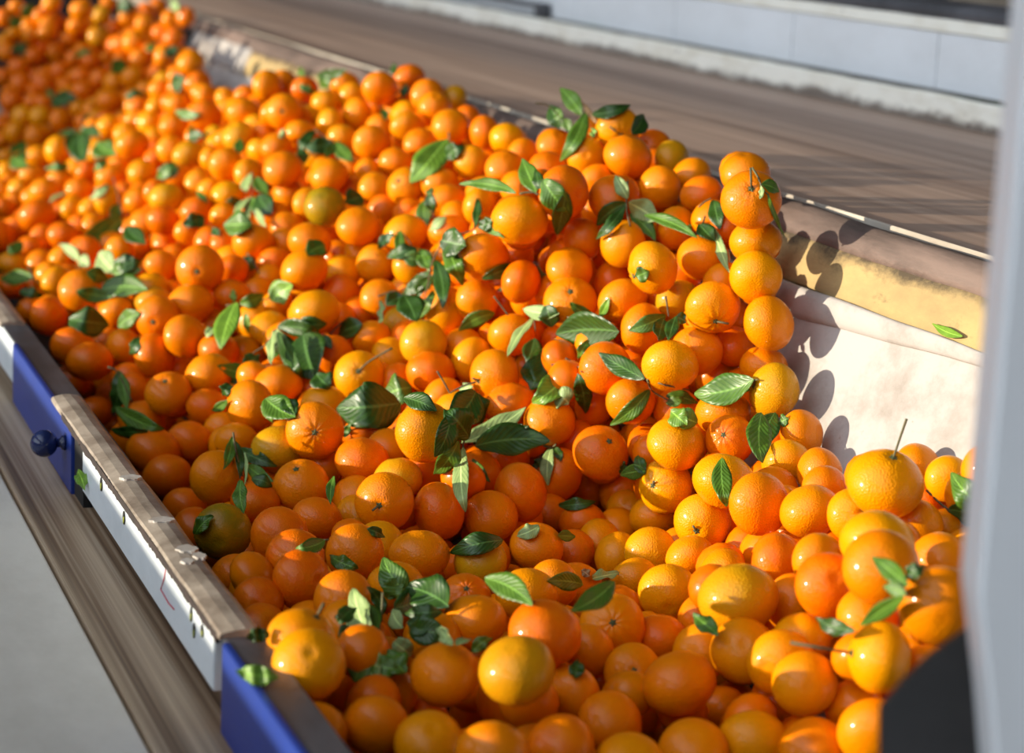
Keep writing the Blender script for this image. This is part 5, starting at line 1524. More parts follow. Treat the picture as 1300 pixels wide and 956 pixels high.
L|10193 25507 -5715 10073 25382 -5786 9945 25261 -5845 9810 25147 -5894 9691 25098 -5946 9639 25251 -6035|230|-58 67 47|b
L|10020 25021 -6006 9988 25018 -5973 9952 25011 -5942 9925 25035 -5924 9910 25095 -5917 9892 25154 -5914|190|49 -13 86|l
L|10119 25037 -5652 10131 24960 -5730 10197 25038 -5845 10255 25118 -5962 10306 25199 -6082 10349 25283 -6205|143|-79 54 -28|d
L|10195 25199 -5493 10191 25147 -5434 10190 25093 -5376 10237 25150 -5344 10288 25206 -5314 10341 25260 -5285|86|75 -52 -41|m
S|9938 25449 -5616 10163 25362 -5634 10284 24852 -5521
S|10103 25407 -5534 10254 25333 -5611 10126 24931 -5601
G|leaf_sprig|largest dark leaf of the heap lying flat left of the centre
L|8396 26633 -6314 8193 26504 -6301 7992 26377 -6283 7821 26347 -6282 7717 26544 -6330 7621 26775 -6380|411|12 62 78|d
L|8742 27286 -6267 8646 27226 -6261 8552 27164 -6259 8511 27267 -6301 8472 27368 -6348 8432 27468 -6400|282|-5 67 74|m
L|7763 24483 -5741 7809 24361 -5732 7851 24238 -5730 7898 24141 -5741 7957 24091 -5770 8018 24056 -5810|153|-50 -47 -73|d
G|leaf_sprig|dark broad leaves under the forked bare twigs in the middle
L|8979 25720 -5990 8980 25601 -6039 8996 25537 -6102 9026 25525 -6178 9076 25585 -6275 9125 25653 -6375|250|-95 -19 -25|d
L|8625 24458 -5689 8536 24335 -5759 8437 24218 -5819 8329 24107 -5870 8212 24001 -5910 8086 23900 -5942|271|-73 22 64|d
L|9177 26151 -6012 9161 26197 -6037 9143 26244 -6059 9125 26292 -6079 9106 26341 -6097 9087 26391 -6112|88|13 42 90|l
S|9018 25587 -5834 8873 25629 -5888 8717 25666 -5979
S|8581 25774 -5724 8658 25715 -5860 8717 25666 -5979
G|leaf_sprig|drooping bunch of dusty grey-green leaves on the left middle of the heap
L|7555 29698 -5946 7566 29616 -6013 7591 29568 -6084 7628 29544 -6156 7667 29502 -6222 7704 29431 -6278|150|-61 46 -65|l
L|7382 29101 -5847 7340 28983 -5914 7301 28863 -5981 7266 28742 -6047 7235 28620 -6112 7208 28497 -6177|104|-62 51 -60|l
L|7460 29194 -5889 7470 28989 -5977 7482 28785 -6062 7498 28579 -6143 7517 28374 -6221 7623 28483 -6366|146|-60 59 -54|d
L|7578 29656 -5960 7630 29569 -6044 7700 29513 -6122 7772 29427 -6183 7845 29313 -6226 7919 29169 -6251|117|-71 -36 -60|d
L|7579 29707 -5927 7675 29577 -5891 7760 29416 -5867 7849 29288 -5868 7963 29265 -5908 8105 29354 -5990|170|-4 28 -96|d
L|8045 29138 -5946 8060 29071 -5963 8074 29004 -5983 8085 28939 -6004 8099 28893 -6032 8114 28859 -6064|95|-78 3 -62|d
L|7827 29264 -5944 7805 29089 -6034 7789 28913 -6122 7776 28736 -6207 7769 28557 -6289 7785 28449 -6385|419|-67 65 -35|d
L|7552 29582 -6108 7546 29581 -6152 7539 29588 -6198 7534 29605 -6245 7529 29635 -6294 7527 29682 -6346|86|-86 48 17|m
L|7043 29390 -6338 7101 29431 -6336 7155 29474 -6329 7207 29520 -6316 7256 29568 -6297 7302 29618 -6273|149|27 -69 -67|d
S|7531 29602 -5927 7404 29603 -6131 7240 29636 -6253 7106 29656 -6384
G|loose_leaf|flat green leaf left of the dusty bunch pointing to the left
L|7273 29477 -6515 7134 29388 -6487 7025 29414 -6476 6912 29412 -6448 6795 29383 -6405 6682 29363 -6354|159|35 53 77|m
G|leaf_sprig|small curled leaf and shadowed leaf beneath the flat green leaf
L|7080 29395 -6545 7035 29411 -6547 6991 29426 -6555 6953 29456 -6574 6910 29455 -6592 6862 29424 -6610|127|-23 29 93|m
L|6540 27998 -6310 6511 27961 -6328 6484 27923 -6346 6459 27884 -6366 6454 27921 -6404 6451 27957 -6443|121|-56 77 31|d
G|leaf_sprig|bright sunlit jagged leaves on a horizontal twig at the left of the heap
L|7232 30672 -5748 7136 30507 -5842 7048 30340 -5937 6967 30169 -6032 6893 29996 -6128 6849 29923 -6246|238|-83 53 -16|b
L|7388 31094 -5840 7437 30989 -5813 7496 30950 -5789 7577 31015 -5775 7655 31083 -5753 7731 31155 -5721|133|37 -20 -91|m
L|7395 30781 -5928 7397 30743 -5977 7400 30721 -6029 7406 30711 -6083 7413 30714 -6140 7424 30733 -6200|77|-83 52 -18|b
L|7809 31003 -5797 7869 31012 -5748 7925 30991 -5697 7974 30939 -5643 8016 30849 -5586 8057 30746 -5530|245|24 -58 -78|b
L|7400 31530 -5908 7394 31525 -5868 7390 31525 -5830 7389 31531 -5792 7389 31543 -5755 7392 31561 -5719|68|83 -55 12|b
S|7221 31250 -5899 7568 31135 -5839 7886 31040 -5737 8129 30886 -5612
G|loose_leaf|small bluish leaf left of the bright jagged leaves
L|6897 30396 -6033 6852 30354 -6048 6810 30311 -6065 6770 30267 -6084 6741 30264 -6114 6726 30313 -6156|108|-51 85 13|l
G|loose_leaf|dark short leaf lying across a big yellow-orange tangerine above the dusty bunch
L|7783 29485 -5801 7841 29386 -5808 7910 29326 -5813 7987 29294 -5815 8070 29283 -5812 8160 29295 -5806|159|2 13 -99|d
G|leaf_sprig|dark leaf with a bare twig right of the dusty bunch
L|8632 29203 -5810 8576 29245 -5837 8533 29329 -5876 8495 29424 -5919 8457 29518 -5966 8420 29612 -6015|193|-14 70 70|d
S|8246 29468 -5994 8423 29445 -5808
G|leaf_sprig|two cupped leaves on a tangerine below the dusty bunch
L|6610 26407 -6142 6644 26274 -6174 6681 26140 -6199 6722 26007 -6217 6766 25874 -6227 6814 25742 -6231|227|-62 -41 -67|m
L|6857 27472 -6410 6870 27455 -6466 6883 27424 -6518 6891 27361 -6561 6896 27273 -6596 6920 27253 -6647|89|-80 32 -51|b
L|6787 26141 -6079 6789 26069 -6108 6795 25996 -6135 6804 25923 -6160 6816 25849 -6181 6831 25774 -6201|151|-87 -26 -42|d
G|loose_leaf|slim leaf lying between two shaded tangerines below the flat green leaf
L|6445 27708 -6449 6426 27768 -6498 6403 27830 -6543 6377 27894 -6583 6348 27959 -6619 6317 28027 -6650|80|-49 36 80|m
G|loose_leaf|dark leaf in the hollow right of the dusty bunch
L|7650 27886 -6186 7660 27810 -6213 7674 27734 -6236 7692 27657 -6256 7722 27615 -6279 7769 27620 -6308|202|-75 -34 -57|d
G|leaf_sprig|leaves at the far end of the white capped rail on the left
L|5326 36833 -6424 5244 36999 -6455 5161 37165 -6486 5077 37331 -6519 4993 37498 -6552 4908 37664 -6587|180|14 61 78|m
L|4993 35975 -6498 5052 35855 -6485 5109 35735 -6475 5176 35695 -6485 5258 35759 -6517 5340 35821 -6553|124|-34 -53 -77|d
S|5218 36604 -6204 5284 36541 -6374 5376 36486 -6468
G|leaf_sprig|wide glossy leaves over tangerines at the left edge of the heap
L|5777 33133 -5982 5906 33092 -5944 6029 33017 -5917 6146 32910 -5900 6256 32770 -5893 6360 32598 -5897|254|-18 -60 -78|m
L|5398 33004 -5976 5499 32984 -5998 5606 32995 -6022 5709 32977 -6037 5807 32930 -6043 5901 32854 -6040|150|-12 -3 -99|m
L|5569 33142 -5734 5635 33145 -5743 5701 33156 -5759 5773 33210 -5788 5843 33262 -5823 5912 33314 -5863|151|-42 -50 -76|m
L|6109 34428 -6022 6183 34275 -5963 6257 34121 -5909 6354 34091 -5881 6452 34060 -5858 6551 34028 -5839|215|1 -66 -75|m
G|leaf_sprig|dark folded leaves in the hollow behind the blue hatch
L|5191 32347 -6256 5274 32168 -6244 5372 32083 -6247 5500 32178 -6284 5629 32272 -6320 5758 32354 -6351|293|-30 -55 -78|d
L|5804 31858 -6279 5842 31764 -6214 5884 31667 -6154 5927 31568 -6100 5974 31467 -6052 6023 31364 -6009|178|26 -70 -66|m
L|5929 30971 -6267 5900 30902 -6306 5869 30840 -6344 5844 30832 -6391 5824 30876 -6446 5804 30941 -6503|131|-59 76 26|d
G|leaf_sprig|long upright and lying leaves beside the rail cap near the blue hatch
L|5652 30994 -6734 5636 30821 -6824 5620 30733 -6929 5606 30744 -7054 5588 30826 -7192 5549 30884 -7323|175|-68 74 -1|d
L|5576 30400 -6661 5577 30256 -6727 5573 30114 -6793 5565 29973 -6860 5553 29833 -6927 5536 29696 -6994|117|-84 49 -25|m
L|5255 28965 -6785 5329 28747 -6824 5407 28531 -6848 5491 28315 -6859 5579 28101 -6857 5719 28121 -6898|152|-41 -4 -91|m
L|5506 28070 -6899 5419 28122 -6920 5350 28269 -6956 5281 28418 -6985 5211 28569 -7006 5142 28721 -7019|111|-9 -24 97|d
S|5316 29910 -6451 5414 29865 -6487 5499 29800 -6638 5610 29702 -6890
G|leaf_sprig|spidery sprig of narrow leaves drooping above the green tangerine near the rail
L|6113 25995 -6506 6080 25890 -6561 6042 25786 -6615 5999 25685 -6667 5952 25589 -6717 5908 25536 -6777|84|-96 12 26|m
L|6163 26084 -6578 6167 25950 -6635 6159 25819 -6694 6142 25691 -6754 6128 25622 -6829 6110 25578 -6912|75|-99 -13 -5|d
L|6309 26484 -6779 6364 26328 -6793 6419 26173 -6803 6475 26018 -6810 6553 25951 -6836 6652 25955 -6878|114|-47 -20 -86|d
L|6239 25775 -6795 6271 25658 -6819 6304 25541 -6838 6341 25424 -6852 6380 25308 -6861 6422 25191 -6865|111|-54 1 -84|m
L|6125 25393 -6551 6116 25286 -6600 6100 25182 -6648 6077 25081 -6697 6047 24982 -6745 6010 24885 -6794|37|-60 45 -66|l
L|5825 24309 -6588 5794 24210 -6639 5771 24108 -6688 5755 24005 -6736 5746 23899 -6782 5744 23790 -6827|114|-69 69 -21|m
L|6112 24965 -6753 6147 24896 -6741 6185 24848 -6742 6227 24828 -6757 6272 24832 -6787 6322 24867 -6832|109|-49 -47 -73|d
S|6078 25810 -6402 6106 25746 -6637 6164 25650 -6904
G|loose_leaf|leaf pressed on the side of the green tangerine near the rail
L|5211 23836 -7045 5230 23787 -6981 5258 23755 -6927 5294 23738 -6883 5336 23727 -6846 5383 23718 -6815|112|44 -74 -51|m
G|loose_leaf|tiny upright leaf left of the large bumpy left-centre tangerine
L|7604 26325 -6654 7611 26331 -6616 7622 26335 -6580 7637 26334 -6544 7648 26303 -6503 7672 26301 -6472|68|73 -62 -29|m
G|loose_leaf|narrow leaf wedged between two tangerines in the lower left
L|6874 24200 -6563 6834 24122 -6604 6800 24041 -6645 6771 23959 -6686 6748 23875 -6727 6730 23789 -6768|71|-68 73 -3|m
G|leaf_sprig|leaf lying on a shaded tangerine with its stalk pointing right
L|5915 21101 -6373 5847 21046 -6386 5777 20993 -6390 5706 20942 -6388 5637 20906 -6382 5598 20993 -6405|101|-5 67 74|m
S|5917 21254 -6417 5999 21226 -6406
G|loose_leaf|curled leaf wrapped around the front of a tangerine in the lower left
L|6138 21672 -6717 6168 21576 -6726 6199 21480 -6731 6250 21446 -6750 6294 21385 -6757 6372 21431 -6793|104|-52 -46 -72|m
G|loose_leaf|small dark leaf behind the curled leaf tangerine
L|6565 21809 -6494 6605 21809 -6506 6644 21806 -6521 6689 21828 -6547 6734 21856 -6578 6778 21884 -6612|73|-52 -46 -72|d
G|leaf_sprig|big blurred leafy bunch in the lower foreground
L|5655 18579 -6577 5638 18675 -6511 5641 18820 -6459 5649 18963 -6405 5664 19105 -6347 5684 19246 -6286|185|57 -35 74|l
L|6576 20336 -6759 6500 20338 -6689 6446 20372 -6625 6410 20436 -6564 6399 20548 -6511 6404 20679 -6457|185|83 -7 56|m
L|6578 19150 -6489 6548 19279 -6473 6513 19408 -6465 6473 19537 -6464 6430 19666 -6470 6382 19795 -6484|251|54 45 71|d
L|6422 18912 -6448 6340 18869 -6438 6274 18871 -6440 6224 18927 -6457 6187 19021 -6485 6149 19116 -6510|108|14 61 78|d
L|6119 19432 -6586 6116 19378 -6608 6116 19323 -6627 6121 19267 -6643 6130 19211 -6656 6143 19153 -6665|117|-51 19 -84|l
L|5607 18366 -6575 5597 18296 -6604 5590 18226 -6631 5587 18161 -6659 5586 18089 -6684 5589 18024 -6710|138|-57 33 -75|l
L|5712 18280 -6576 5724 18205 -6592 5737 18129 -6607 5753 18062 -6624 5781 18030 -6654 5815 18016 -6689|165|-79 -32 -53|m
L|5414 18218 -6807 5435 18222 -6755 5456 18226 -6703 5487 18257 -6660 5529 18323 -6631 5572 18390 -6602|138|67 -70 -24|m
L|5532 18667 -6486 5505 18674 -6503 5477 18680 -6520 5451 18686 -6538 5424 18692 -6556 5398 18697 -6575|126|-45 38 81|d
L|5634 19081 -6441 5599 19074 -6450 5565 19071 -6461 5533 19072 -6474 5503 19077 -6489 5474 19086 -6507|71|-17 71 69|d
L|6073 19552 -6659 6061 19570 -6600 6045 19606 -6551 6014 19615 -6498 5967 19599 -6441 5916 19593 -6392|88|89 25 39|d
L|5750 18709 -6515 5741 18795 -6491 5737 18881 -6464 5737 18966 -6434 5741 19049 -6402 5750 19132 -6367|142|94 20 28|m
L|6578 20358 -6645 6634 20365 -6677 6678 20345 -6704 6709 20297 -6727 6745 20276 -6763 6777 20255 -6803|169|-60 4 -80|d
L|6165 19532 -6597 6254 19586 -6609 6338 19643 -6611 6419 19704 -6605 6497 19768 -6589 6570 19835 -6563|194|40 -32 -86|d
L|5746 18026 -6665 5700 18041 -6652 5656 18058 -6643 5617 18095 -6644 5587 18162 -6659 5547 18201 -6667|137|32 54 78|m
L|6255 18707 -6550 6224 18738 -6540 6195 18777 -6534 6169 18828 -6534 6146 18892 -6540 6123 18955 -6547|143|43 37 82|d
L|5928 18744 -6651 5943 18685 -6657 5972 18669 -6679 6000 18654 -6701 6037 18665 -6733 6080 18693 -6772|142|-54 27 -80|l
L|5402 18727 -6438 5424 18727 -6400 5463 18772 -6383 5507 18814 -6370 5555 18854 -6361 5607 18892 -6357|99|53 -55 -64|d
L|6365 20381 -6783 6385 20367 -6734 6410 20361 -6691 6440 20361 -6653 6477 20367 -6620 6519 20380 -6592|138|70 -42 -57|m
S|5933 19213 -6617 5773 18767 -6684 5713 18741 -6895
S|5968 19261 -6347 5946 19208 -6616
G|loose_leaf|dull green leaf at the lower end of the rail cap
L|4605 18077 -6270 4552 18035 -6250 4526 18097 -6270 4469 18031 -6250 4438 18070 -6270 4376 17981 -6250|88|-9 25 96|d
G|loose_leaf|pale green leaf lying on the lower blue end of the rail
L|4419 17061 -6270 4339 17016 -6250 4290 17093 -6270 4218 17075 -6250 4176 17180 -6270 4111 17189 -6250|112|14 17 98|b
G|leaf_sprig|broad dark leaf with pale tip lying in front of the foreground bunch
L|6120 18893 -6579 6158 18790 -6565 6210 18727 -6562 6269 18688 -6566 6335 18668 -6574 6409 18670 -6586|171|-25 -33 -91|d
L|6087 17970 -6276 6094 17911 -6290 6101 17851 -6304 6108 17792 -6318 6115 17733 -6332 6121 17674 -6345|75|-49 14 -86|l
L|6161 17687 -6353 6193 17712 -6347 6226 17737 -6343 6260 17761 -6342 6295 17784 -6344 6331 17806 -6347|82|57 -82 5|l
L|6627 18582 -6745 6653 18580 -6710 6683 18576 -6678 6716 18570 -6652 6752 18562 -6630 6809 18597 -6629|86|54 -37 -76|m
G|loose_leaf|green leaf with stalk on a tangerine in the lower middle
L|6754 18684 -6085 6806 18534 -6070 6851 18385 -6066 6887 18236 -6074 6916 18088 -6093 6938 17940 -6123|155|-58 -29 -76|m
G|loose_leaf|dark pointed leaf across an olive tangerine below the fanned cluster
L|8134 22010 -6759 7981 21921 -6737 7853 21894 -6742 7749 21925 -6772 7668 22017 -6830 7609 22170 -6914|167|-2 66 75|d
G|loose_leaf|little bluish-pale leaf on top of a bumpy tangerine right of the dark pointed leaf
L|8828 22752 -6847 8774 22730 -6868 8724 22723 -6889 8680 22735 -6912 8642 22770 -6937 8609 22823 -6964|122|-15 70 70|l
G|loose_leaf|short green leaf right of the bumpy lower-middle tangerine
L|9042 22709 -6955 9094 22737 -6968 9147 22766 -6981 9200 22794 -6994 9254 22822 -7007 9307 22851 -7019|88|-21 -57 -80|m
G|loose_leaf|thin dark leaf in the shaded hollow of the lower centre
L|9666 24274 -7067 9709 24156 -7034 9751 24038 -6998 9821 23992 -6982 9913 23997 -6978 10028 24062 -6990|102|-10 -62 -77|d
G|leaf_sprig|leaves around a dry stalk in the lower centre
L|8323 20162 -6696 8227 20112 -6656 8131 20062 -6622 8034 20010 -6594 7938 19958 -6571 7841 19903 -6554|124|16 31 94|m
L|7877 18337 -6079 7767 18238 -6117 7652 18142 -6145 7532 18051 -6164 7409 17962 -6175 7281 17877 -6177|141|-30 74 60|m
L|8867 21229 -6997 8941 21265 -6997 9020 21310 -7002 9100 21354 -7009 9180 21399 -7016 9255 21431 -7021|108|42 -85 -33|l
L|8834 21238 -6971 8821 21247 -6957 8808 21257 -6944 8794 21268 -6933 8779 21280 -6923 8763 21293 -6915|66|69 25 68|n
G|loose_leaf|small dark leaf beneath the reddest lower-centre tangerine
L|7334 17762 -6610 7309 17726 -6627 7287 17690 -6644 7266 17652 -6662 7249 17621 -6682 7236 17594 -6704|97|-90 41 17|d
G|loose_leaf|small leaf left of two pale orange foreground tangerines
L|8662 17734 -6448 8651 17820 -6437 8639 17906 -6426 8628 17993 -6414 8616 18080 -6402 8605 18166 -6389|107|70 36 61|m
G|leaf_sprig|crossing green leaves on the large foreground tangerines near the post
L|9046 15187 -5239 9044 15293 -5216 9040 15399 -5196 9033 15505 -5177 9023 15612 -5161 9011 15720 -5147|101|64 -3 77|m
L|9100 15317 -5184 9109 15276 -5162 9117 15236 -5137 9137 15220 -5118 9177 15240 -5108 9221 15268 -5099|88|23 -72 -66|d
L|9018 15154 -5292 9011 15208 -5287 9003 15261 -5285 8993 15314 -5288 8981 15367 -5295 8968 15420 -5306|75|25 -15 96|m
L|9013 15169 -5310 8997 15271 -5387 8980 15373 -5466 8963 15474 -5546 8946 15576 -5628 8928 15678 -5710|89|-49 36 79|m
L|9030 15940 -5844 9005 16036 -5870 8983 16132 -5887 8962 16230 -5897 8944 16329 -5898 8928 16428 -5891|92|30 10 95|d
S|9170 15469 -5334 9112 15285 -5359
G|leaf_sprig|large blurred leaf and its shaded twin beside the post at the right edge
L|11780 18321 -5640 11618 18254 -5551 11466 18185 -5454 11387 18214 -5377 11395 18369 -5328 11412 18523 -5268|181|46 -49 74|m
L|11915 18546 -5788 11868 18627 -5774 11804 18683 -5755 11723 18713 -5734 11659 18773 -5726 11628 18888 -5740|170|11 -31 94|d
S|11336 18831 -5518 11434 18772 -5618 11540 18713 -5703
G|loose_leaf|slender upright leaf on a yellow tangerine right of centre
L|10275 21237 -5757 10218 21108 -5828 10166 20978 -5897 10120 20846 -5964 10080 20712 -6029 10149 20792 -6157|140|-91 39 -16|m
G|loose_leaf|bright leaf above a large yellow tangerine right of centre
L|10836 23092 -5829 10758 23054 -5794 10695 23045 -5767 10650 23075 -5748 10625 23147 -5739 10606 23231 -5732|162|45 13 88|b
G|leaf_sprig|small pale-edged leaves left of a calyx-topped yellow tangerine
L|10387 23440 -6463 10360 23525 -6486 10333 23608 -6511 10306 23691 -6541 10279 23773 -6574 10252 23854 -6611|119|-12 26 96|m
L|10368 23436 -6499 10370 23502 -6474 10376 23567 -6447 10386 23632 -6418 10399 23695 -6388 10416 23757 -6356|101|90 -25 35|d
L|10349 24031 -6670 10337 24000 -6627 10327 23969 -6584 10320 23944 -6543 10324 23942 -6508 10330 23940 -6474|65|98 8 -20|d
G|leaf_sprig|dark spreading leaves near the upper edge of the heap
L|10109 36114 -4149 10020 36142 -4176 9922 36142 -4195 9817 36116 -4208 9725 36141 -4223 9647 36219 -4241|206|0 55 84|d
L|9912 36638 -3989 9814 36534 -4047 9722 36426 -4109 9636 36316 -4174 9593 36344 -4260 9578 36454 -4360|130|-51 77 39|d
L|9976 35549 -4059 9983 35418 -4124 9998 35287 -4181 10023 35155 -4228 10057 35027 -4267 10124 34977 -4306|164|-79 -26 -56|m
L|9624 34427 -3956 9583 34362 -3997 9540 34298 -4036 9493 34236 -4073 9444 34175 -4107 9392 34116 -4140|98|-80 30 52|m
L|9554 36267 -4273 9563 36192 -4307 9567 36118 -4342 9580 36103 -4387 9588 36090 -4433 9590 36078 -4482|142|-96 -18 -22|d
S|9748 36031 -3923 10043 35877 -4122 10129 35863 -4043
G|leaf_sprig|leaves behind the rearmost row against the wooden lip
L|11057 40005 -3262 11010 39912 -3324 10960 39820 -3386 10923 39785 -3451 10915 39868 -3525 10905 39952 -3598|212|-61 76 21|m
L|10863 39717 -3338 10919 39585 -3326 10973 39456 -3304 11024 39331 -3273 11073 39208 -3232 11119 39088 -3182|126|27 -1 -96|d
L|10581 40278 -3576 10611 40172 -3608 10666 40146 -3637 10724 40120 -3657 10807 40173 -3674 10893 40226 -3681|114|-46 -48 -74|m
L|10727 40566 -3458 10710 40580 -3425 10698 40592 -3390 10691 40603 -3354 10689 40612 -3316 10692 40620 -3277|86|84 -46 30|b
G|loose_leaf|small upright leaf between olive and orange tangerines in the upper heap
L|8720 36962 -4424 8733 37033 -4383 8749 37103 -4341 8767 37173 -4300 8787 37241 -4258 8810 37308 -4216|118|97 -23 -3|m
G|loose_leaf|tiny pale leaf tip in the upper heap
L|9479 37300 -4105 9494 37271 -4112 9509 37245 -4119 9529 37238 -4129 9555 37252 -4141 9581 37270 -4154|106|-43 2 -90|l
G|leaf_sprig|thick green twig with small leaves near the wooden lip
L|11582 37842 -3162 11598 37845 -3123 11609 37849 -3083 11615 37856 -3043 11617 37865 -3003 11614 37875 -2962|81|93 -36 -9|m
L|11119 36760 -3638 11110 36703 -3672 11101 36646 -3706 11093 36588 -3739 11089 36539 -3774 11089 36503 -3809|92|-98 -15 -12|m
L|11793 37727 -3324 11772 37672 -3365 11755 37635 -3408 11731 37582 -3449 11704 37522 -3489 11677 37462 -3529|108|-67 74 2|d
S|11733 37535 -3307 11451 37280 -3474 11304 37606 -3696
G|leaf_sprig|hanging bunch of long pale leaves in the upper left of the heap
L|8781 36308 -4667 8725 36240 -4717 8676 36159 -4767 8636 36073 -4820 8605 35984 -4875 8621 36049 -4955|153|-62 72 -30|l
L|8620 35372 -4610 8626 35268 -4660 8635 35163 -4706 8649 35058 -4750 8666 34951 -4790 8688 34845 -4827|149|-87 -26 -42|m
L|8489 35174 -4897 8403 35085 -4943 8325 34992 -4993 8255 34895 -5049 8194 34793 -5110 8171 34817 -5195|124|-62 75 -24|l
L|8490 35122 -4890 8440 35020 -4954 8399 34916 -5018 8365 34809 -5082 8338 34699 -5147 8341 34680 -5225|111|-63 59 -50|l
L|8359 34425 -4793 8343 34332 -4849 8336 34236 -4901 8339 34138 -4948 8350 34037 -4991 8371 33943 -5030|97|-64 62 -45|m
L|8294 33992 -4915 8298 33896 -4961 8304 33800 -5005 8313 33704 -5046 8326 33606 -5086 8341 33508 -5123|84|-55 28 -78|l
L|8402 34297 -4751 8408 34188 -4802 8419 34079 -4849 8436 33969 -4892 8467 33901 -4937 8511 33860 -4983|242|-77 19 -61|d
L|7992 32980 -4993 7910 32995 -4999 7836 33046 -5011 7780 33175 -5035 7724 33303 -5058 7667 33432 -5082|259|13 61 78|m
L|8427 35547 -5050 8370 35508 -5031 8312 35469 -5015 8254 35430 -5002 8205 35426 -4996 8172 35500 -5005|100|31 55 78|d
S|8472 35031 -4478 8459 34943 -4890
G|loose_leaf|shiny greenish leaf standing on a tangerine in the upper middle
L|8596 31056 -5026 8522 31006 -5030 8451 30954 -5040 8384 30899 -5058 8320 30841 -5082 8264 30795 -5115|200|-21 72 66|m
G|leaf_sprig|twig with a dark round leaf left of the shiny standing leaf
L|7987 32654 -5603 7937 32647 -5570 7885 32645 -5545 7838 32664 -5531 7793 32709 -5529 7755 32790 -5540|152|43 50 75|d
L|7728 32724 -5564 7709 32777 -5557 7689 32829 -5554 7667 32881 -5556 7645 32932 -5561 7621 32982 -5570|94|35 53 77|m
S|7903 32871 -5425 7929 32421 -5540 7993 32274 -5750
G|loose_leaf|dark leaf deep between tangerines of the upper middle
L|9590 32654 -4552 9520 32605 -4558 9452 32556 -4567 9384 32505 -4578 9318 32454 -4593 9252 32401 -4610|211|-11 69 72|d
G|leaf_sprig|dark leaf lying over the left upper tangerines
L|7831 35488 -5292 7754 35461 -5305 7671 35406 -5314 7595 35377 -5327 7525 35378 -5344 7459 35399 -5364|187|-3 67 75|d
L|7712 34379 -5274 7722 34330 -5290 7732 34282 -5307 7741 34234 -5324 7750 34186 -5342 7761 34151 -5362|97|-77 10 -64|d
G|leaf_sprig|two curved leaves of a blurred tangerine in the upper left
L|8187 39597 -4896 8107 39519 -4958 8039 39510 -5026 7981 39565 -5099 7935 39690 -5180 7886 39816 -5259|166|-41 76 51|m
L|8226 39442 -4974 8173 39429 -5003 8128 39427 -5038 8091 39432 -5080 8061 39445 -5129 8040 39469 -5185|110|-59 56 58|m
G|loose_leaf|small stalk-like leaf right of the two curved blurred leaves
L|8014 36163 -5135 7987 36187 -5096 7958 36213 -5059 7933 36271 -5029 7912 36353 -5004 7890 36436 -4980|77|78 32 53|m
G|leaf_sprig|dark blurred leaves with a pale stripe far up on the left
L|7632 46269 -5119 7597 46084 -5229 7574 45896 -5336 7561 45704 -5440 7560 45509 -5540 7571 45310 -5638|315|-75 61 -25|d
L|7693 47225 -5258 7649 47092 -5339 7609 46958 -5420 7575 46822 -5501 7545 46684 -5582 7532 46616 -5672|242|-98 -9 17|d
L|8261 50292 -5530 8181 50314 -5562 8100 50339 -5583 8035 50473 -5606 7970 50609 -5617 7904 50748 -5618|121|11 62 78|m
L|7969 48213 -5251 8029 48071 -5262 8088 47929 -5275 8146 47787 -5288 8204 47645 -5303 8260 47503 -5319|198|-46 -48 -74|d
L|8494 50452 -5442 8485 50467 -5392 8488 50545 -5349 8494 50622 -5305 8502 50698 -5261 8512 50773 -5216|122|68 -69 25|d
L|7737 45023 -5197 7777 44879 -5246 7823 44736 -5284 7875 44594 -5310 7934 44451 -5325 7998 44310 -5328|309|-59 -43 -69|m
L|7631 43264 -5307 7569 43195 -5339 7509 43125 -5372 7464 43119 -5416 7436 43200 -5474 7411 43281 -5535|134|-42 76 50|m
G|leaf_sprig|blurred forked leaves at the far left edge
L|6874 50741 -6178 6945 50852 -6116 7019 50962 -6057 7096 51070 -6000 7175 51176 -5944 7258 51281 -5892|191|46 -76 -46|m
L|6759 49282 -6118 6816 49306 -6064 6882 49396 -6017 6947 49477 -5970 7006 49517 -5916 7071 49607 -5869|152|44 -76 -48|m
L|6483 47856 -5826 6521 47731 -5867 6563 47606 -5898 6610 47482 -5922 6661 47358 -5937 6721 47263 -5948|227|-61 -42 -68|m
L|7319 45681 -5732 7212 45597 -5729 7108 45524 -5729 7020 45559 -5743 6949 45704 -5771 6878 45849 -5801|125|9 63 77|m
G|loose_leaf|pale rolled leaf like a stick at the far left
L|6937 43470 -5951 6852 43396 -5968 6770 43321 -5988 6690 43243 -6013 6612 43164 -6043 6551 43176 -6089|134|-58 81 -9|l
G|leaf_sprig|long slanting leaves on a tall stalk in the left upper heap
L|7227 40799 -5459 7155 40711 -5504 7090 40681 -5553 7031 40696 -5606 6979 40765 -5664 6931 40874 -5725|127|-28 79 54|l
L|7378 39988 -5659 7422 39889 -5656 7465 39791 -5655 7508 39693 -5655 7565 39669 -5667 7621 39645 -5681|166|-36 -53 -77|m
L|7141 39971 -5977 7176 39971 -5920 7221 40052 -5873 7260 40136 -5823 7295 40222 -5772 7325 40310 -5718|153|92 6 -39|m
L|6859 38319 -5677 6736 38161 -5760 6607 38007 -5832 6471 37858 -5893 6329 37714 -5944 6195 37661 -5997|158|-58 28 77|m
L|7241 39453 -5873 7130 39332 -5929 7025 39208 -5988 6924 39082 -6050 6851 39089 -6138 6783 39094 -6229|191|-61 49 62|m
L|6638 37959 -5875 6548 37862 -5919 6465 37761 -5968 6390 37656 -6022 6331 37599 -6090 6288 37585 -6171|144|-76 20 61|m
S|7127 39692 -5173 7183 39611 -5439 7249 39500 -5825
G|leaf_sprig|curling pale leaf and round ones above the wide glossy leaves
L|6090 36855 -6180 6061 36996 -6124 6024 37138 -6078 5977 37281 -6043 5922 37425 -6019 5847 37510 -5996|116|46 -8 89|l
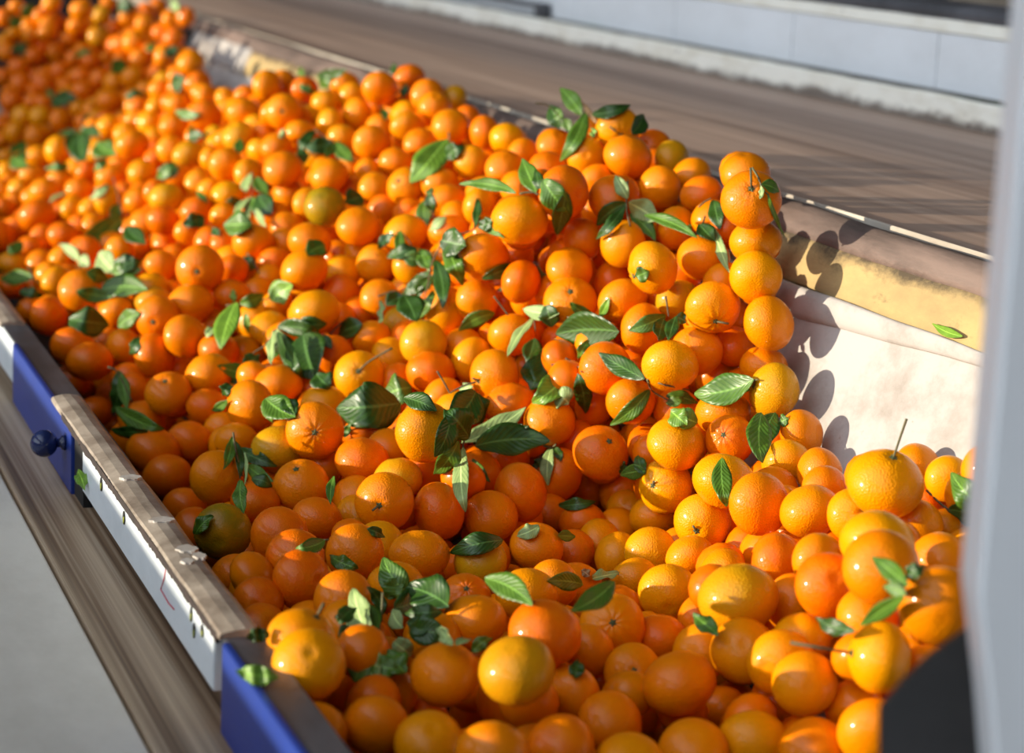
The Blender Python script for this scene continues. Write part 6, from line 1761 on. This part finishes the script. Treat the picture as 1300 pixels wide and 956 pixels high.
L|6016 36562 -6079 6042 36493 -6089 6068 36425 -6099 6095 36356 -6109 6121 36287 -6118 6157 36270 -6135|152|-41 -2 -91|l
L|6130 35392 -5814 6156 35268 -5857 6184 35144 -5899 6214 35019 -5938 6245 34895 -5975 6296 34864 -6026|270|-51 18 -84|l
L|6201 34414 -5777 6258 34287 -5780 6315 34163 -5770 6390 34137 -5765 6464 34113 -5747 6556 34187 -5732|216|-15 -61 -78|d
L|6690 36103 -5502 6718 35968 -5550 6751 35832 -5591 6789 35696 -5626 6831 35560 -5654 6878 35424 -5677|200|-73 -35 -59|d
G|loose_leaf|small green leaf near the left edge above the rail end
L|5242 39201 -6421 5301 39207 -6391 5360 39253 -6361 5418 39324 -6329 5471 39398 -6292 5520 39475 -6249|149|39 -75 -53|m
G|leaf_sprig|blurred leaves in the shaded far heap, top left corner
L|8610 61552 -3789 8667 61545 -3718 8720 61507 -3645 8768 61439 -3570 8828 61465 -3500 8894 61530 -3432|207|78 6 -62|m
L|8119 59898 -3953 8150 59830 -3884 8193 59812 -3823 8253 59875 -3774 8323 59957 -3732 8398 60035 -3696|202|73 6 -68|m
L|8476 61479 -4466 8484 61381 -4519 8498 61282 -4568 8526 61250 -4618 8555 61187 -4663 8587 61101 -4702|331|-88 -25 -40|d
G|leaf_sprig|blurred leaves at the foot of the shaded far heap
L|8218 53948 -5310 8304 53769 -5234 8392 53587 -5174 8482 53400 -5129 8575 53210 -5100 8693 53162 -5099|256|0 -66 -75|d
L|8451 55483 -5329 8446 55529 -5282 8443 55609 -5239 8436 55690 -5198 8426 55773 -5158 8413 55856 -5119|95|95 2 32|m
L|9517 58592 -4565 9581 58453 -4509 9647 58312 -4459 9714 58170 -4414 9807 58170 -4387 9918 58260 -4373|119|10 -69 -72|m
G|leaf_sprig|green leaves in the middle of the shaded far heap
L|9585 53697 -4535 9667 53783 -4493 9744 53872 -4446 9816 53965 -4394 9883 54060 -4336 9944 54159 -4273|241|67 -39 -64|m
L|9183 49696 -4703 9245 49563 -4691 9322 49512 -4682 9409 49520 -4675 9509 49597 -4670 9610 49675 -4662|223|-11 -62 -78|d
L|11012 60834 -3337 11071 60702 -3340 11130 60570 -3343 11201 60509 -3350 11285 60509 -3360 11367 60501 -3369|290|-18 -19 -96|d
G|leaf_sprig|leaves on the right end of the shaded far heap by the liner
L|10493 54009 -4067 10515 54011 -4025 10543 54042 -3986 10576 54099 -3950 10610 54156 -3913 10643 54214 -3876|186|57 -77 -29|m
L|9610 46897 -4265 9645 46804 -4210 9681 46709 -4158 9719 46612 -4110 9759 46514 -4065 9804 46424 -4025|259|29 -73 -61|d
L|11696 56430 -3269 11699 56542 -3202 11693 56655 -3141 11676 56771 -3087 11650 56890 -3039 11614 57010 -2997|137|55 -29 78|l
L|10701 52548 -3839 10716 52501 -3880 10735 52470 -3920 10759 52460 -3962 10784 52448 -4004 10808 52430 -4044|236|-86 9 -51|d
G|loose_leaf|dark blurred leaf lying on a red-orange tangerine near the far liner
L|8573 41523 -4193 8636 41363 -4216 8701 41206 -4225 8767 41052 -4220 8843 40943 -4205 8933 40889 -4181|129|-12 -11 -99|m
G|leaf_sprig|leaf with upright stalk behind the olive upper tangerine
L|8698 40977 -4621 8737 40894 -4592 8775 40809 -4569 8814 40723 -4554 8854 40635 -4545 8902 40584 -4547|157|-9 -63 -77|d
L|8835 41278 -4655 8815 41233 -4599 8803 41185 -4544 8797 41135 -4489 8798 41082 -4436 8806 41026 -4383|72|93 -36 -7|m
G|fallen_leaf|small green leaf lying alone on the yellow foam of the trough side
L|12606 20476 -4347 12602 20600 -4358 12601 20726 -4362 12603 20852 -4359 12607 20980 -4350 12613 21109 -4334|67|39 6 92|b
G|loose_leaf|green leaf tip poking out of the black slot beside the blue hatch
L|4217 25616 -6740 4217 25486 -6750 4217 25372 -6764 4217 25274 -6783 4217 25191 -6807 4217 25123 -6835|95|-89 24 -38|b""".split('\n'):
    p = l.split('|')
    if p[0] == 'G': groups.append([p[1], p[2], [], []])
    elif p[0] == 'L':
        v = [int(a) / 1e4 for a in p[1].split()]; pts = [Vector((v[k], v[k + 1], v[k + 2] + H)) for k in range(0, len(v), 3)]
        groups[-1][2].append((pts, int(p[2]) / 1e4, Vector([int(a) / 100 for a in p[3].split()]), p[4]))
    else:
        v = [int(a) / 1e4 for a in p[1].split()]; groups[-1][3].append([Vector((v[k], v[k + 1], v[k + 2] + H)) for k in range(0, len(v), 3)])
for gn, gl, Ls, Ss in groups:
    cat = 'leaf' if gn != 'leaf_sprig' else 'leaves'
    if len(Ls) == 1 and not Ss:
        pts, w, s, t = Ls[0]; seed += 1
        c = pts[0].copy()
        o = link(gn, leaf_mesh([q - c for q in pts], w, s, seed), LM[t], None, c); tag(o, gl, 'leaf', 'loose tangerine leaves'); continue
    c = Ls[0][0][0].copy(); root = bpy.data.objects.new(gn, None); COL.objects.link(root); root.location = c; root.empty_display_size = .02
    if gn == 'loose_leaf': root.name = 'leaf_sprig'
    tag(root, gl, cat, 'leaf sprigs lying on the tangerines')
    for pts, w, s, t in Ls:
        seed += 1; o = link('leaf', leaf_mesh([q - c for q in pts], w, s, seed), LM[t]); o.parent = root
    for S_ in Ss:
        v_, f_ = tube([q - c for q in smoothed(S_)], .0013, 7, .0009); o = link('stem', from_pydata('stem', v_, f_, True), M_TWIG); o.parent = root
